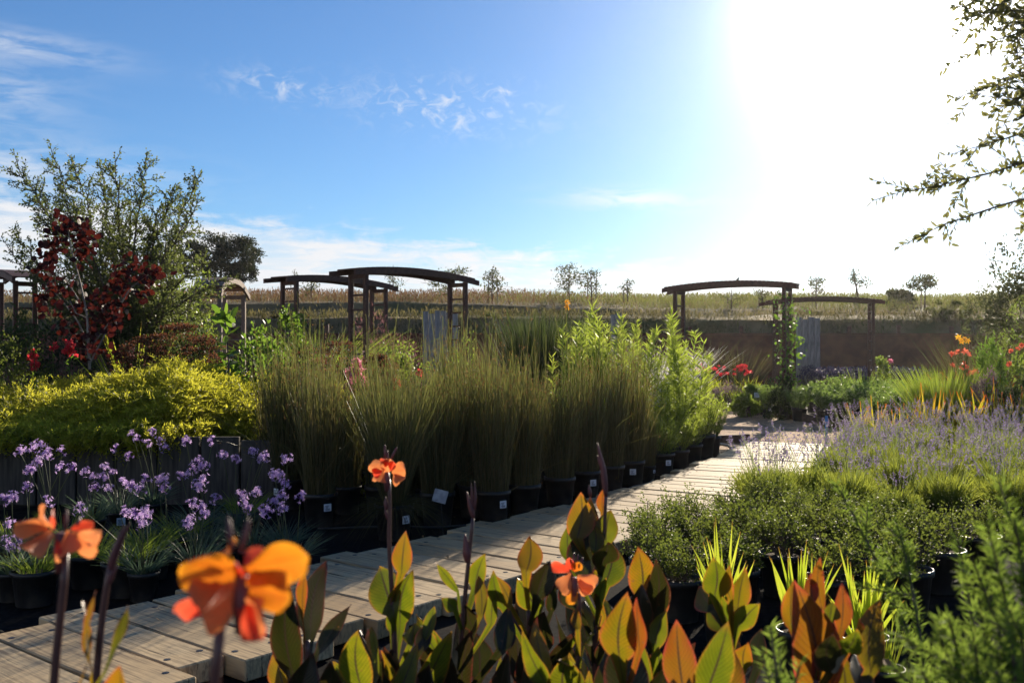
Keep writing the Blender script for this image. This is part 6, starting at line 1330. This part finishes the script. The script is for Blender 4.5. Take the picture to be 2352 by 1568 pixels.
# ------------------------------------------------------------------ tree outside the frame whose branches hang in at the upper right
def overhang():
    d = 5.0; b0 = np.array([3.55, 5.3, 0]); t = thing('overhanging_tree', b0, 'leafy tree branches hanging into the bright sky at the upper right', 'tree'); rd = np.random.default_rng(12); mb, lb = MB(), MB(); tw = []
    mb.tube([b0, b0 + (-.03, 0, 1.2), b0 + (.02, -.05, 2.4), b0 + (-.05, -.1, 3.6)], [.085, .07, .055, .03], 9)
    hub = [b0 + (0, -.02, 1.9), b0 + (.02, -.05, 2.4), b0 + (-.02, -.07, 2.9), b0 + (-.04, -.1, 3.4)]
    lines = [(1, [(2352, 372), (2283, 395), (2206, 413), (2145, 428), (2085, 426)], 5.0, 9), (0, [(2352, 457), (2283, 476), (2221, 497), (2160, 518), (2102, 549), (2066, 568)], 4.9, 5), (2, [(2400, 190), (2352, 215), (2310, 240), (2285, 262)], 5.0, 9), (3, [(2400, 50), (2352, 73), (2283, 96), (2245, 111)], 5.1, 7),
             (3, [(2420, 20), (2340, 15), (2270, 20), (2200, 8)], 5.0, 10), (2, [(2420, 140), (2352, 165), (2300, 190), (2255, 197)], 5.1, 8), (1, [(2400, 290), (2330, 310), (2290, 322), (2225, 340)], 5.0, 5), (3, [(2420, -30), (2340, -10), (2260, 30), (2215, 45)], 4.9, 10), (2, [(2420, 110), (2352, 130), (2310, 150)], 4.9, 8), (1, [(2420, 250), (2352, 262), (2320, 280)], 5.1, 8), (0, [(2420, 480), (2360, 500), (2340, 490)], 5.2, 5), (2, [(2420, 90), (2352, 40), (2300, 60)], 5.2, 9), (3, [(2440, -80), (2360, -60), (2290, -40)], 5.0, 10), (2, [(2440, 230), (2370, 225), (2330, 215)], 5.0, 9)] + [(h_, [(2800 + 20 * h_, 300 - 120 * h_ + q), (2950, 260 - 130 * h_ + q), (3080 + q, 240 - 150 * h_)], 5.3, 10) for h_ in range(4) for q in (0, 70)] + [(3, [(2700 + a, -160 - b), (2720 + 2 * a, -300 - b)], 5.2 + c, 10) for a, b, c in ((-90, 0, 0), (0, 60, .3), (80, 10, -.2), (-40, 40, .4))]
    for h, pl, dd, side in lines:
        pts = np.array([P(x, y, dd) for x, y in pl]); pts[:, 1] += np.cumsum(rd.normal(size=len(pl)) * .03)
        full = np.vstack([hub[h], hub[h] * .5 + pts[0] * .5 + (0, 0, .05), pts]); s = np.concatenate([[0], np.cumsum(np.linalg.norm(np.diff(full, axis=0), axis=1))]); u = np.linspace(0, s[-1], 30)
        q = np.stack([np.interp(u, s, full[:, i]) for i in range(3)], 1); mb.tube(q, np.linspace(.014, .0018, 30), 6); tw.append(q[12:])
        for k in range(side * 4):
            j = rd.integers(10, 29); T = nz(q[j] - q[j - 1]); dv = T * .5 + rd.normal(size=3) * np.array([.7, .5, .7]) + (0, 0, -.1); ln = rd.uniform(.06, .24) if side > 5 else rd.uniform(.04, .13); r = q[j] + np.linspace(0, 1, 6)[:, None] * nz(dv) * ln; mb.tube(r, .0018, 4); tw.append(r)
    mb.build('trunk', M_['bark'], t)
    leaf_twigs(lb, tw, 0.0125, .041, .018, 'h', ang=58, per=1, curl=.15); lb.build('crown', M_['fruitleaf'], t)
overhang()
